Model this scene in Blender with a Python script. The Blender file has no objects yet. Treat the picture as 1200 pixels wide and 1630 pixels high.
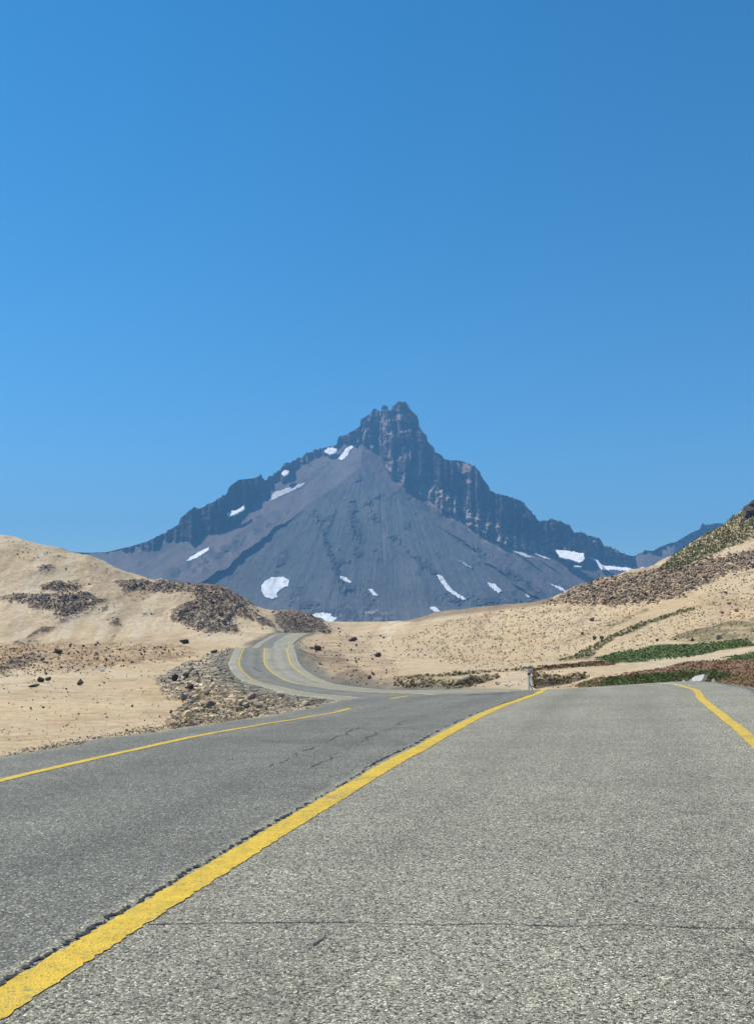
import bpy, math, random
import numpy as np
from mathutils import Vector, Matrix, geometry
from mathutils.bvhtree import BVHTree
R = math.radians
random.seed(7); rng = np.random.default_rng(7)
sc = bpy.context.scene
C = sc.collection

# ------------------------------------------------------------------ camera, sky, sun, exposure
F = 1500.0; HZ = 1027.8; CAMH = 1.293
TH = math.atan((HZ - 815) / F); CT, ST = math.cos(TH), math.sin(TH)
cd = bpy.data.cameras.new('camera'); cam = bpy.data.objects.new('camera', cd); C.objects.link(cam)
cam.location = (0, 0, CAMH); cam.rotation_euler = (math.pi / 2 + TH, 0, 0)
cd.sensor_fit = 'HORIZONTAL'; cd.sensor_width = 36; cd.lens = F / 1200 * 36
cd.clip_start = 0.05; cd.clip_end = 40000
sc.camera = cam
SUN_EL, SUN_AZ = 56.0, -69.0            # azimuth from +Y, positive to the right
w = bpy.data.worlds.new('World'); sc.world = w; w.use_nodes = True
nt = w.node_tree; nt.nodes.clear()
sky = nt.nodes.new('ShaderNodeTexSky'); sky.sky_type = 'NISHITA'; sky.sun_disc = False
sky.sun_elevation = R(SUN_EL); sky.sun_rotation = R(SUN_AZ); sky.altitude = 2500
sky.air_density = 1.35; sky.dust_density = 0.0; sky.ozone_density = 3.6
hs = nt.nodes.new('ShaderNodeHueSaturation'); hs.inputs['Saturation'].default_value = 1.26; hs.inputs['Hue'].default_value = 0.490
bg = nt.nodes.new('ShaderNodeBackground'); bg.inputs['Strength'].default_value = 0.098
wo = nt.nodes.new('ShaderNodeOutputWorld')
gm = nt.nodes.new('ShaderNodeGamma'); gm.inputs['Gamma'].default_value = 1.14
nt.links.new(sky.outputs[0], gm.inputs['Color']); nt.links.new(gm.outputs[0], hs.inputs['Color']); nt.links.new(hs.outputs[0], bg.inputs[0]); nt.links.new(bg.outputs[0], wo.inputs[0])
sl = bpy.data.lights.new('sun', 'SUN'); sl.energy = 5.0; sl.angle = R(0.5); sl.color = (1, .935, .79)
so = bpy.data.objects.new('sun', sl); C.objects.link(so)
sd = Vector((math.sin(R(SUN_AZ)) * math.cos(R(SUN_EL)), math.cos(R(SUN_AZ)) * math.cos(R(SUN_EL)), math.sin(R(SUN_EL))))
so.rotation_euler = sd.to_track_quat('Z', 'Y').to_euler(); so.location = (0, 0, 50)
sc.view_settings.view_transform = 'Standard'; sc.view_settings.look = 'None'
sc.view_settings.exposure = 0.32; sc.view_settings.gamma = 1

# ------------------------------------------------------------------ helpers
def P(px, py, Y):
    """points at distance Y that the view sees at (px, py) of a 1200 x 1630 frame"""
    x = (np.asarray(px, float) - 600) / F; y = -(np.asarray(py, float) - 815) / F
    dy = CT - y * ST; dz = ST + y * CT
    k = np.asarray(Y, float) / dy
    return np.stack(np.broadcast_arrays(x * k, dy * k, CAMH + dz * k), -1)
def proj(V):
    z = V[..., 2] - CAMH; f = np.maximum(V[..., 1] * CT + z * ST, 0.3); u = -V[..., 1] * ST + z * CT
    return 600 + F * V[..., 0] / f, 815 - F * u / f
def ray(px, py):
    p = P(px, py, 1.0); d = Vector(p) - Vector((0, 0, CAMH)); return d.normalized()
def hsh(i, j, k, s):
    h = (i * 374761393 + j * 668265263 + k * 2147483647 + s * 1274126177) & 0xffffffff
    h = ((h ^ (h >> 13)) * 1274126177) & 0xffffffff
    h = ((h ^ (h >> 16)) * 2246822519) & 0xffffffff
    return ((h ^ (h >> 15)) & 0xffffff) / float(0xffffff)
def vnoise(x, y, z=0.0, s=0):
    x, y, z = np.broadcast_arrays(np.asarray(x, float), np.asarray(y, float), np.asarray(z, float))
    xi = np.floor(x).astype(np.int64); yi = np.floor(y).astype(np.int64); zi = np.floor(z).astype(np.int64)
    a = x - xi; b = y - yi; c = z - zi
    a = a * a * a * (a * (a * 6 - 15) + 10); b = b * b * b * (b * (b * 6 - 15) + 10); c = c * c * (3 - 2 * c)
    flat = not np.any(z)
    def pl(k):
        n00 = hsh(xi, yi, zi + k, s); n10 = hsh(xi + 1, yi, zi + k, s); n01 = hsh(xi, yi + 1, zi + k, s); n11 = hsh(xi + 1, yi + 1, zi + k, s)
        return (n00 * (1 - a) + n10 * a) * (1 - b) + (n01 * (1 - a) + n11 * a) * b
    if flat: return pl(0) * 2 - 1
    return (pl(0) * (1 - c) + pl(1) * c) * 2 - 1
def fbm(x, y, z=0.0, s=0, o=4, g=.5):
    t = 0; a = 1; n = 0
    for i in range(o):
        f = 2.03 ** i; t = t + a * vnoise(x * f + 17.1 * i, y * f - 9.7 * i, (z * f) if np.any(z) else 0.0, s + i); n += a; a *= g
    return t / n
def ridged(x, y, s=0, o=4):
    t = 0; a = 1; n = 0
    for i in range(o):
        f = 2.1 ** i; t = t + a * (1 - 2 * np.abs(vnoise(x * f + 3.3 * i, y * f + 7.7 * i, 0.0, s + i))); n += a; a *= .55
    return t / n
def sstep(a, b, x):
    t = np.clip((x - a) / (b - a), 0, 1); return t * t * (3 - 2 * t)
def inpoly(px, py, poly):
    poly = np.asarray(poly, float); c = np.zeros(px.shape, bool)
    m = (px > poly[:, 0].min()) & (px < poly[:, 0].max()) & (py > poly[:, 1].min()) & (py < poly[:, 1].max())
    x = px[m]; y = py[m]; r = np.zeros(x.shape, bool); n = len(poly)
    for i in range(n):
        x0, y0 = poly[i - 1]; x1, y1 = poly[i]
        if y0 == y1: continue
        r ^= ((y0 > y) != (y1 > y)) & (x < (x1 - x0) * (y - y0) / (y1 - y0) + x0)
    c[m] = r; return c
def tag(o, label=None, cat=None, group=None, kind=None):
    if label: o['label'] = label
    if cat: o['category'] = cat
    if group: o['group'] = group
    if kind: o['kind'] = kind
    return o
def mesh_obj(name, V, Fc, mat, parent=None, smooth=True, col=None, attrs=None):
    me = bpy.data.meshes.new(name)
    V = np.asarray(V, np.float32).reshape(-1, 3)
    if isinstance(Fc, np.ndarray):
        k = Fc.shape[1]; me.vertices.add(len(V)); me.vertices.foreach_set('co', V.ravel())
        me.loops.add(Fc.size); me.loops.foreach_set('vertex_index', Fc.astype(np.int32).ravel())
        me.polygons.add(len(Fc)); me.polygons.foreach_set('loop_start', np.arange(0, Fc.size, k, dtype=np.int32))
        me.update(calc_edges=True)
    else:
        me.from_pydata([tuple(map(float, v)) for v in V], [], Fc)
    me.polygons.foreach_set('use_smooth', [smooth] * len(me.polygons))
    if col is not None:
        a = me.color_attributes.new('Col', 'FLOAT_COLOR', 'POINT')
        c4 = np.ones((len(V), 4), np.float32); c4[:, :3] = col; a.data.foreach_set('color', c4.ravel())
    for k, v in (attrs or {}).items():
        a = me.attributes.new(k, 'FLOAT', 'POINT'); a.data.foreach_set('value', np.asarray(v, np.float32))
    me.validate(); me.materials.append(mat)
    o = bpy.data.objects.new(name, me); C.objects.link(o)
    if parent: o.parent = parent
    return o
def gridfaces(n, m):
    i = np.arange(n - 1)[:, None] * m + np.arange(m - 1)[None]
    return np.stack([i, i + 1, i + m + 1, i + m], -1).reshape(-1, 4)
def bvh_of(V, Fc):
    return BVHTree.FromPolygons([tuple(v) for v in V.tolist()], Fc.tolist())

class M:
    """tiny node helper"""
    def __init__(s, name, rough=.9, spec=.3):
        s.m = bpy.data.materials.new(name); s.m.use_nodes = True; s.t = s.m.node_tree
        s.b = s.t.nodes['Principled BSDF']; s.b.inputs['Roughness'].default_value = rough
        s.b.inputs['Specular IOR Level'].default_value = spec
        s.geo = s.t.nodes.new('ShaderNodeNewGeometry').outputs['Position']
    def n(s, typ, **kw):
        nd = s.t.nodes.new(typ)
        for k, v in kw.items():
            if k.startswith('_'): setattr(nd, k[1:], v)
            elif isinstance(v, bpy.types.NodeSocket): s.t.links.new(v, nd.inputs[k.replace('__', ' ')])
            else: nd.inputs[k.replace('__', ' ')].default_value = v
        return nd
    def link(s, a, b): s.t.links.new(a, b)
    def noise(s, scale, detail=4, rough=.55, vec=None):
        return s.n('ShaderNodeTexNoise', Vector=vec or s.geo, Scale=scale, Detail=detail, Roughness=rough).outputs['Fac']
    def voro(s, scale, vec=None, out='Color', feat='F1', rnd=1.0):
        return s.n('ShaderNodeTexVoronoi', _feature=feat, Vector=vec or s.geo, Scale=scale, Randomness=rnd).outputs[out]
    def ramp(s, f, stops):
        r = s.t.nodes.new('ShaderNodeValToRGB'); s.link(f, r.inputs[0]); e = r.color_ramp.elements
        while len(e) < len(stops): e.new(.5)
        for i, (p, c) in enumerate(stops):
            e[i].position = p; e[i].color = (c, c, c, 1) if isinstance(c, (int, float)) else (*c, 1)
        return r.outputs[0]
    def mix(s, f, a, b, mode='MIX'):
        nd = s.t.nodes.new('ShaderNodeMix'); nd.data_type = 'RGBA'; nd.blend_type = mode
        for v, k in ((f, 0), (a, 6), (b, 7)):
            if isinstance(v, bpy.types.NodeSocket): s.link(v, nd.inputs[k])
            elif k == 0: nd.inputs[0].default_value = v
            else: nd.inputs[k].default_value = (*v, 1) if len(v) == 3 else v
        return nd.outputs[2]
    def math(s, op, a, b=0.0, c=0.0):
        nd = s.t.nodes.new('ShaderNodeMath'); nd.operation = op
        for i, v in enumerate((a, b, c)):
            if isinstance(v, bpy.types.NodeSocket): s.link(v, nd.inputs[i])
            else: nd.inputs[i].default_value = v
        return nd.outputs[0]
    def attr(s, name, out='Fac'):
        return s.n('ShaderNodeAttribute', _attribute_name=name).outputs[out]
    def bump(s, h, strength=.5, dist=.02, prev=None):
        nd = s.n('ShaderNodeBump', Height=h, Strength=strength, Distance=dist)
        if prev: s.link(prev, nd.inputs['Normal'])
        s.link(nd.outputs[0], s.b.inputs['Normal']); return nd.outputs[0]
    def color(s, c): 
        s.link(c, s.b.inputs['Base Color']) if isinstance(c, bpy.types.NodeSocket) else setattr(s.b.inputs['Base Color'], 'default_value', (*c, 1))

# ------------------------------------------------------------------ materials
def mat_asphalt():
    m = M('asphalt', .78, .35)
    lat = m.attr('lat'); dist = m.attr('along')
    wig = m.math('MULTIPLY_ADD', m.noise(3.0, 3), .16, -.08)
    l2 = m.math('ADD', lat, wig)
    # aggregate: stones of 1-2 cm, pale and dark, in a grey binder
    warp = m.n('ShaderNodeVectorMath', _operation='MULTIPLY_ADD'); 
    nz = m.n('ShaderNodeTexNoise', Vector=m.geo, Scale=30.0, Detail=2.0)
    m.link(nz.outputs['Color'], warp.inputs[0]); warp.inputs[1].default_value = (.03, .03, .03); m.link(m.geo, warp.inputs[2])
    wv = warp.outputs[0]
    sep = m.n('ShaderNodeSeparateColor'); m.link(m.voro(116, wv), sep.inputs[0])
    stone = m.ramp(sep.outputs[0], [(0, .035), (.13, .09), (.28, .215), (.66, .29), (.86, .42), (1, .64)])
    stone_l = m.ramp(sep.outputs[0], [(0, .035), (.18, .09), (.6, .17), (.88, .235), (1, .55)])
    edge = m.ramp(m.voro(116, wv, 'Distance', 'DISTANCE_TO_EDGE'), [(0, .32), (.10, 1.04)])
    sc_ = m.n('ShaderNodeSeparateColor'); m.link(m.voro(56, wv), sc_.inputs[0])
    chip = m.ramp(m.voro(56, wv, 'Distance'), [(.30, 1), (.42, 0)])
    cr_ = m.math('MULTIPLY', chip, m.math('GREATER_THAN', sc_.outputs[0], .48)); cl_ = m.math('MULTIPLY', chip, m.math('GREATER_THAN', sc_.outputs[0], .74))
    ccol = m.ramp(sc_.outputs[1], [(0, .03), (.38, .085), (.5, .40), (1, .85)])
    stone = m.mix(m.math('MULTIPLY', cr_, .92), stone, ccol); stone_l = m.mix(m.math('MULTIPLY', cl_, .8), stone_l, m.ramp(sc_.outputs[1], [(0, .035), (.45, .07), (.6, .30), (1, .62)]))
    right = m.mix(1.0, m.mix(1.0, stone, (1.25, 1.155, .88), 'MULTIPLY'), edge, 'MULTIPLY')
    left = m.mix(1.0, m.mix(1.0, stone_l, (1.3, 1.26, 1.03), 'MULTIPLY'), edge, 'MULTIPLY')
    # the opposite lane (between the left line and the centre line) is laid in darker, finer asphalt
    a = m.ramp(m.math('MULTIPLY_ADD', l2, .1, .5), [(0, 1), (.46, 1), (.478, 1), (.482, 0)])
    wl = m.attr('wl')
    farl = m.math('SUBTRACT', l2, m.math('MULTIPLY', wl, -1.0))
    shoulder = m.math('MULTIPLY', m.math('LESS_THAN', farl, -.14), m.ramp(m.math('MULTIPLY', dist, .01), [(0, 0), (.4, 0), (.55, 1)]))
    a = m.math('MULTIPLY', a, m.math('SUBTRACT', 1.0, shoulder))
    base = m.mix(a, right, left)
    big = m.ramp(m.noise(.35, 5, .6), [(.3, .86), (.7, 1.1)])
    med = m.ramp(m.noise(4.5, 5, .65), [(.3, .88), (.72, 1.1)])
    # wheel tracks polish: stretched along the road
    cv = m.n('ShaderNodeCombineXYZ'); m.link(m.math('MULTIPLY', lat, 1.3), cv.inputs[0]); m.link(m.math('MULTIPLY', dist, .05), cv.inputs[1])
    tr = m.ramp(m.noise(1.0, 4, .6, cv.outputs[0]), [(.32, .9), (.7, 1.1)])
    tx = m.math('ABSOLUTE', m.math('SUBTRACT', m.math('ABSOLUTE', m.math('SUBTRACT', lat, m.math('MULTIPLY', m.math('SIGN', lat), 1.85))), .85))
    trk = m.ramp(m.math('ADD', tx, m.math('MULTIPLY_ADD', m.noise(1.2, 4), .5, -.25)), [(.0, .9), (.5, 1.05)])
    cv2 = m.n('ShaderNodeCombineXYZ'); m.link(m.math('MULTIPLY', lat, .35), cv2.inputs[0]); m.link(m.math('MULTIPLY', dist, 1.4), cv2.inputs[1])
    tr2 = m.ramp(m.noise(1.0, 3, .5, cv2.outputs[0]), [(.35, .94), (.7, 1.05)])
    c = m.mix(1.0, m.mix(1.0, m.mix(1.0, m.mix(1.0, base, big, 'MULTIPLY'), med, 'MULTIPLY'), tr, 'MULTIPLY'), tr2, 'MULTIPLY')
    c = m.mix(1.0, c, trk, 'MULTIPLY')
    # dark patch repairs on the far lanes
    pt = m.ramp(m.noise(.55, 3, .7), [(.6, 0), (.66, .35)])
    c = m.mix(m.math('MULTIPLY', pt, a), c, (.075, .075, .08))
    m.color(c)
    h = m.math('ADD', m.math('MULTIPLY', sep.outputs[1], .6), m.math('MULTIPLY', m.voro(116, wv, 'Distance', 'DISTANCE_TO_EDGE'), 1.5))
    m.bump(m.math('ADD', h, m.math('MULTIPLY', cr_, .8)), .8, .006)
    return m.m
def mat_paint():
    m = M('road_paint', .6, .4)
    st = m.voro(116); sep = m.n('ShaderNodeSeparateColor'); m.link(st, sep.inputs[0])
    fade = m.attr('fade')
    worn = m.ramp(m.math('MULTIPLY_ADD', m.noise(2.2, 3, .6), .35, m.math('MULTIPLY', m.noise(38, 5, .8), .75)), [(.455, 0), (.50, 1)])
    tone = m.ramp(m.noise(9, 5, .7), [(.3, .7), (.7, 1.1)])
    y = m.mix(fade, (.70, .46, .028), (.66, .57, .28))
    y = m.mix(1.0, y, tone, 'MULTIPLY')
    c = m.mix(worn, (.32, .25, .09), y)
    spk = m.ramp(sep.outputs[0], [(.04, .45), (.1, 1)])
    m.color(m.mix(1.0, c, spk, 'MULTIPLY'))
    m.bump(m.math('ADD', m.voro(116, None, 'Distance'), m.noise(60, 3)), .7, .005)
    return m.m
def mat_tar(a=.012, b=.035):
    m = M('tar', .7, .3); m.color(m.ramp(m.noise(20, 3), [(.3, a), (.7, b)])); m.bump(m.noise(40), .5, .01); return m.m
def mat_ground():
    m = M('dry_ground', .95, .15)
    col = m.attr('Col', 'Color'); rock = m.attr('rocky')
    f1 = m.ramp(m.noise(.06, 5, .6), [(.3, .88), (.7, 1.1)])
    f2 = m.ramp(m.noise(.9, 6, .75), [(.3, .72), (.68, 1.2)])
    f3 = m.ramp(m.noise(7.0, 5, .7), [(.3, .82), (.7, 1.14)])
    c = m.mix(1.0, m.mix(1.0, m.mix(1.0, col, f1, 'MULTIPLY'), f2, 'MULTIPLY'), f3, 'MULTIPLY')
    sv = m.voro(1.1); sep = m.n('ShaderNodeSeparateColor'); m.link(sv, sep.inputs[0])
    rk = m.ramp(sep.outputs[0], [(0, .45), (.5, .9), (1, 1.7)])
    c = m.mix(rock, c, m.mix(1.0, c, rk, 'MULTIPLY'))
    # scattered pebbles, darker or paler than the sand
    pb = m.voro(5.0, None, 'Distance'); pm = m.ramp(pb, [(.13, 1), (.2, 0)])
    sp2 = m.n('ShaderNodeSeparateColor'); m.link(m.voro(5.0), sp2.inputs[0])
    pc = m.ramp(sp2.outputs[1], [(0, .35), (.5, .7), (1, 1.25)])
    gate = m.math('GREATER_THAN', sp2.outputs[0], .62)
    c = m.mix(m.math('MULTIPLY', pm, gate), c, m.mix(1.0, c, pc, 'MULTIPLY'))
    m.color(c)
    b1 = m.bump(m.noise(.35, 7, .68), .8, .9)
    b2 = m.bump(m.noise(4.0, 6, .7), .6, .09, b1)
    h = m.math('MULTIPLY', m.voro(1.1, None, 'Distance'), m.math('MULTIPLY', rock, -1.0))
    m.bump(h, .8, .7, b2)
    return m.m
def mat_mountain():
    m = M('mountain_rock', .95, .15)
    col = m.attr('Col', 'Color')
    f1 = m.ramp(m.noise(.004, 6, .65), [(.3, .85), (.7, 1.15)])
    f2 = m.ramp(m.noise(.03, 6, .7), [(.3, .8), (.7, 1.2)])
    f3 = m.ramp(m.noise(.12, 4, .7), [(.3, .8), (.7, 1.2)])
    m.color(m.mix(1.0, m.mix(1.0, m.mix(1.0, col, f1, 'MULTIPLY'), f2, 'MULTIPLY'), f3, 'MULTIPLY'))
    b = m.bump(m.noise(.02, 6, .7), .22, 12)
    m.bump(m.noise(.09, 5, .7), .35, 4, b)
    return m.m
def mat_rock(name, c0, c1, sc1=6.0):
    m = M(name, .92, .2)
    info = m.n('ShaderNodeObjectInfo')
    tc = m.n('ShaderNodeTexCoord').outputs['Object']
    n1 = m.noise(sc1, 6, .7, tc)
    c = m.mix(m.ramp(n1, [(.32, 0), (.68, 1)]), c0, c1)
    rv = m.ramp(info.outputs['Random'], [(0, .62), (.5, 1), (1, 1.35)])
    m.color(m.mix(1.0, c, rv, 'MULTIPLY')); m.bump(m.noise(sc1 * 3, 5, .7, tc), .6, .06)
    return m.m
def mat_colrock():
    m = M('rubble_rock', .92, .2); col = m.attr('Col', 'Color')
    m.color(m.mix(1.0, col, m.ramp(m.noise(3.0, 6, .7), [(.3, .7), (.7, 1.25)]), 'MULTIPLY')); m.bump(m.noise(6, 5, .7), .6, .08); return m.m
def mat_snow(name='snow', k=1.0):
    m = M(name, .6, .3); m.color(m.ramp(m.noise(.035, 6, .7), [(.32, (.45 * k, .44 * k, .43 * k)), (.44, (.78 * k, .78 * k, .8 * k)), (.65, (.9 * k, .9 * k, .91 * k))])); m.bump(m.noise(.05, 4), .3, 4); return m.m
def mat_plain(name, c0, c1, scale=20, rough=.6):
    m = M(name, rough, .4); m.color(m.mix(m.ramp(m.noise(scale, 4, .7), [(.35, 0), (.65, 1)]), c0, c1)); return m.m
MA, MP, MT, MG, MM, MS, MCR = mat_asphalt(), mat_paint(), mat_tar(), mat_ground(), mat_mountain(), mat_snow(), mat_colrock()

# ------------------------------------------------------------------ road
ST_ = np.array([(-11.5, -64, -.6, .0, 3.5, 3.6), (-6.0, -28, -.35, .0, 3.5, 3.6),
 (-2.64, -3.23, -0.16, 0.01, 3.49, 3.46), (-1.19, 4.51, 0, 0.02, 3.51, 3.55), (0.72, 12.02, 0.13, 0.03, 3.58, 3.68), (2.46, 19.16, 0.08, 0.05, 3.52, 3.83),
 (4.32, 25.52, 0.05, 0.04, 3.67, 3.84), (5.3, 32.23, -0.21, 0.06, 3.74, 3.81), (4.0, 40.19, -0.95, 0.06, 3.75, 3.74), (2.45, 51.76, -1.3, 0.04, 3.73, 3.64),
 (-1.31, 65.32, -1.81, 0.01, 3.68, 3.5), (-4.81, 81.57, -2.25, -0.03, 3.61, 3.38), (-9.61, 99.9, -2.28, -0.04, 3.45, 3.37), (-14.0, 120.22, -1.15, -0.02, 3.31, 3.34),
 (-16.63, 141.49, 0.80, -0.01, 3.12, 3.25), (-18.84, 161.53, 0.62, 0, 3.19, 3.31), (-20.8, 181.23, 0.1, 0, 3.29, 3.37), (-22.14, 201.2, 0.60, 0, 3.34, 3.4),
 (-23.77, 221.75, 1.3, -0.01, 3.29, 3.41), (-25.8, 242.84, 2.0, 0, 3.16, 3.44), (-25.5, 272.46, 4.3, 0, 3.0, 3.6), (-24.5, 304.86, 5.3, 0, 2.96, 3.77),
 (-18, 335, 5.3, 0, 3, 3.7), (-6, 365, 4.2, 0, 3, 3.7)], float)
def cr(Pt, n):
    Q = np.vstack([2 * Pt[0] - Pt[1], Pt, 2 * Pt[-1] - Pt[-2]]); out = []
    t = np.linspace(0, 1, n, endpoint=False)[:, None]
    for i in range(1, len(Q) - 2):
        a, b, c, d = Q[i - 1], Q[i], Q[i + 1], Q[i + 2]
        out.append(.5 * ((2 * b) + (-a + c) * t + (2 * a - 5 * b + 4 * c - d) * t ** 2 + (-a + 3 * b - 3 * c + d) * t ** 3))
    out.append(Q[-2][None]); return np.vstack(out)
RD = cr(ST_, 40)
Txy = np.gradient(RD[:, :2], axis=0); Txy /= np.linalg.norm(Txy, axis=1)[:, None]
Nxy = np.stack([Txy[:, 1], -Txy[:, 0]], 1)
ALONG = np.concatenate([[0], np.cumsum(np.linalg.norm(np.diff(RD[:, :2], axis=0), axis=1))]); ALONG -= ALONG[np.argmin(np.abs(RD[:, 1]) + 9 * (RD[:, 1] < 0))]
SH = 1.25
NR = len(RD); L = 41
fr = np.linspace(0, 1, L)
el = -RD[:, 4] - SH + .22 * fbm(ALONG * 1.7, 0 * ALONG, s=3, o=4) ; er = RD[:, 5] + SH + .09 * fbm(ALONG * 1.7, 0 * ALONG + 9, s=4, o=4)
LAT = el[:, None] + (er - el)[:, None] * fr[None]
RV = np.zeros((NR, L, 3)); RV[..., 0] = RD[:, None, 0] + Nxy[:, None, 0] * LAT; RV[..., 1] = RD[:, None, 1] + Nxy[:, None, 1] * LAT
RV[..., 2] = RD[:, None, 2] + RD[:, None, 3] * LAT + .012 * fbm(RV[..., 0] * .6, RV[..., 1] * .6, s=5, o=3)
rf = gridfaces(NR, L)
rbvh = bvh_of(RV.reshape(-1, 3), rf)
# slab: top plus skirts going down at both edges
sk = np.concatenate([RV[:, :1] + [0, 0, -.3], RV, RV[:, -1:] + [0, 0, -.3]], 1)
latk = np.concatenate([LAT[:, :1], LAT, LAT[:, -1:]], 1)
road = mesh_obj('road', sk.reshape(-1, 3), gridfaces(NR, L + 2)[:, ::-1], MA, attrs={'lat': latk.ravel(), 'along': np.repeat(ALONG, L + 2), 'wl': np.repeat(RD[:, 4], L + 2)})
tag(road, kind='structure')
def road_z(x, y):
    h = rbvh.ray_cast(Vector((x, y, 60)), Vector((0, 0, -1)), 200)
    return h[0].z if h[0] else None
def strip(name, mat, s0, s1, lat_fn, wid, up=.004, step=.03, rag=.012, fade=None, kind='structure', seed=0, tex=1.0, brk=None):
    """a thin sheet along the road; s0..s1 along, lat_fn gives the lateral centre"""
    s = [s0]
    while s[-1] < s1: s.append(s[-1] + max(step, abs(s[-1]) * .004))
    s = np.array(s); x = np.interp(s, ALONG, RD[:, 0]); y = np.interp(s, ALONG, RD[:, 1])
    z = np.interp(s, ALONG, RD[:, 2]); bk = np.interp(s, ALONG, RD[:, 3])
    nx = np.interp(s, ALONG, Nxy[:, 0]); ny = np.interp(s, ALONG, Nxy[:, 1])
    c = lat_fn(s); hw = wid(s) / 2 if callable(wid) else wid / 2
    r1 = rag * (fbm(s * 9 * tex, s * 0, s=seed, o=4) + .8 * vnoise(s * 40 * tex, s * 0, s=seed + 3)); r2 = rag * (fbm(s * 9 * tex, s * 0 + 50, s=seed, o=4) + .8 * vnoise(s * 40 * tex, s * 0 + 7, s=seed + 5))
    k = np.linspace(0, 1, 5)
    la = (c - hw + r1)[:, None] * (1 - k) + (c + hw + r2)[:, None] * k
    V = np.zeros((len(s), 5, 3)); V[..., 0] = x[:, None] + nx[:, None] * la; V[..., 1] = y[:, None] + ny[:, None] * la
    V[..., 2] = z[:, None] + bk[:, None] * la + .012 * fbm(V[..., 0] * .6, V[..., 1] * .6, s=5, o=3) + up + np.maximum(0, s[:, None] - 25) * .0002
    fd = np.zeros((len(s), 5)) if fade is None else np.repeat(fade(s)[:, None], 5, 1)
    gf = gridfaces(len(s), 5)[:, ::-1]
    if brk is not None:
        keep = np.repeat(fbm(s * 2.3, 0 * s + 3, s=seed + 9, o=5, g=.7)[:-1] > brk - .22, 4); gf = gf[keep]
    return tag(mesh_obj(name, V.reshape(-1, 3), gf, mat, attrs={'fade': fd.ravel()}), kind=kind)
wlf = lambda s: -np.interp(s, ALONG, RD[:, 4]); wrf = lambda s: np.interp(s, ALONG, RD[:, 5])
cw = lambda s: .155 + .03 * sstep(60, 130, s)
fadef = lambda s: np.clip(sstep(24, 30, s) * (1 - sstep(95, 120, s)) + sstep(170, 190, s) * .8, 0, 1) * .9
SE = float(ALONG[-1])
strip('centre_line', MP, -60, 159, lambda s: 0 * s + .01 * vnoise(s * .8, 0 * s), lambda s: .19 + .02 * sstep(60, 130, s), rag=.012, tex=2.6, fade=lambda s: sstep(32, 40, s) * (1 - sstep(92, 108, s)) * .7, seed=11)
def s_at(px, lf, near=True):
    best = None
    for s in np.arange(5, SE, .25):
        x = np.interp(s, ALONG, RD[:, 0]) + np.interp(s, ALONG, Nxy[:, 0]) * lf(s); y = np.interp(s, ALONG, RD[:, 1]) + np.interp(s, ALONG, Nxy[:, 1]) * lf(s)
        z = np.interp(s, ALONG, RD[:, 2]) + np.interp(s, ALONG, RD[:, 3]) * lf(s)
        q = proj(np.array([x, y, z]))
        if q[0] >= px: return s
    return 30.
sa, sb, sc_ = s_at(556, wlf), s_at(619, wlf), s_at(664, wlf)
strip('left_edge_line', MP, -60, sa, wlf, .14, seed=21, rag=.014)
strip('left_edge_line', MP, sb, sc_, wlf, .14, seed=22, rag=.014)
strip('left_edge_line', MP, sc_ + 22, SE, wlf, lambda s: .17, seed=23, fade=lambda s: (1 - sstep(80, 100, s)) * .8 + sstep(150, 165, s) * .9)
strip('right_edge_line', MP, -60, SE, wrf, lambda s: .15 + .05 * sstep(30, 80, s), seed=31, fade=lambda s: sstep(27, 31, s) * .95 * (1 - sstep(85, 105, s)) + .1)
# dark joint between the two lanes, just left of the centre line, broken and ragged
for a_, b_, w_, lo in ((-40, 2.4, .026, -.16), (2.4, 9.5, .021, -.128), (9.5, 13, .022, -.17), (13.2, 17, .018, -.18), (17.4, 19.0, .03, -.17), (19.2, 34, .03, -.14)):
    strip('road_crack', MT, a_, b_, lambda s, lo=lo: lo + .02 * fbm(s * 1.5, 0 * s, s=9), lambda s, w_=w_: np.maximum(.001, w_ * (.75 + 1.5 * fbm(s * 5, 0 * s, s=8, o=5, g=.75))), up=.006, rag=.03, tex=2.2, step=.015, seed=41, brk=.0)
def surf_ribbon(name, mat, pts, wid, up=.005, seg=.02, amp=.012, seed=1, wn=.6, gap=-.12):
    """crack running through pixel waypoints, laid on the road surface"""
    w3 = []
    for (px, py) in pts:
        h = rbvh.ray_cast(Vector((0, 0, CAMH)), ray(px, py), 400)
        if h[0]: w3.append(np.array(h[0]))
    w3 = np.array(w3); d = np.concatenate([[0], np.cumsum(np.linalg.norm(np.diff(w3, axis=0), axis=1))])
    s = np.arange(0, d[-1], seg); c = np.stack([np.interp(s, d, w3[:, i]) for i in range(3)], 1)
    t = np.gradient(c, axis=0); t /= np.linalg.norm(t, axis=1)[:, None]; n = np.stack([-t[:, 1], t[:, 0], 0 * s], 1)
    c = c + n * (amp * fbm(s * 3, 0 * s, s=seed, o=4))[:, None]
    hw = np.maximum(.001, wid * .5 * (1 - wn + wn * 2 * (.5 + .5 * fbm(s * 6, 0 * s, s=seed + 4, o=4) * 1.6)))
    V = np.stack([c - n * hw[:, None], c + n * hw[:, None]], 1)
    for i in range(V.shape[0]):
        for j in range(2):
            z = road_z(V[i, j, 0], V[i, j, 1]); V[i, j, 2] = (z if z is not None else V[i, j, 2]) + up
    gf = gridfaces(len(s), 2); gf = gf[(fbm(s * 1.7 * .03 / seg * 1.0, 0 * s + 5, s=seed + 7, o=5, g=.7) > gap)[:-1]]
    return tag(mesh_obj(name, V.reshape(-1, 3), gf, mat), kind='structure')
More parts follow.
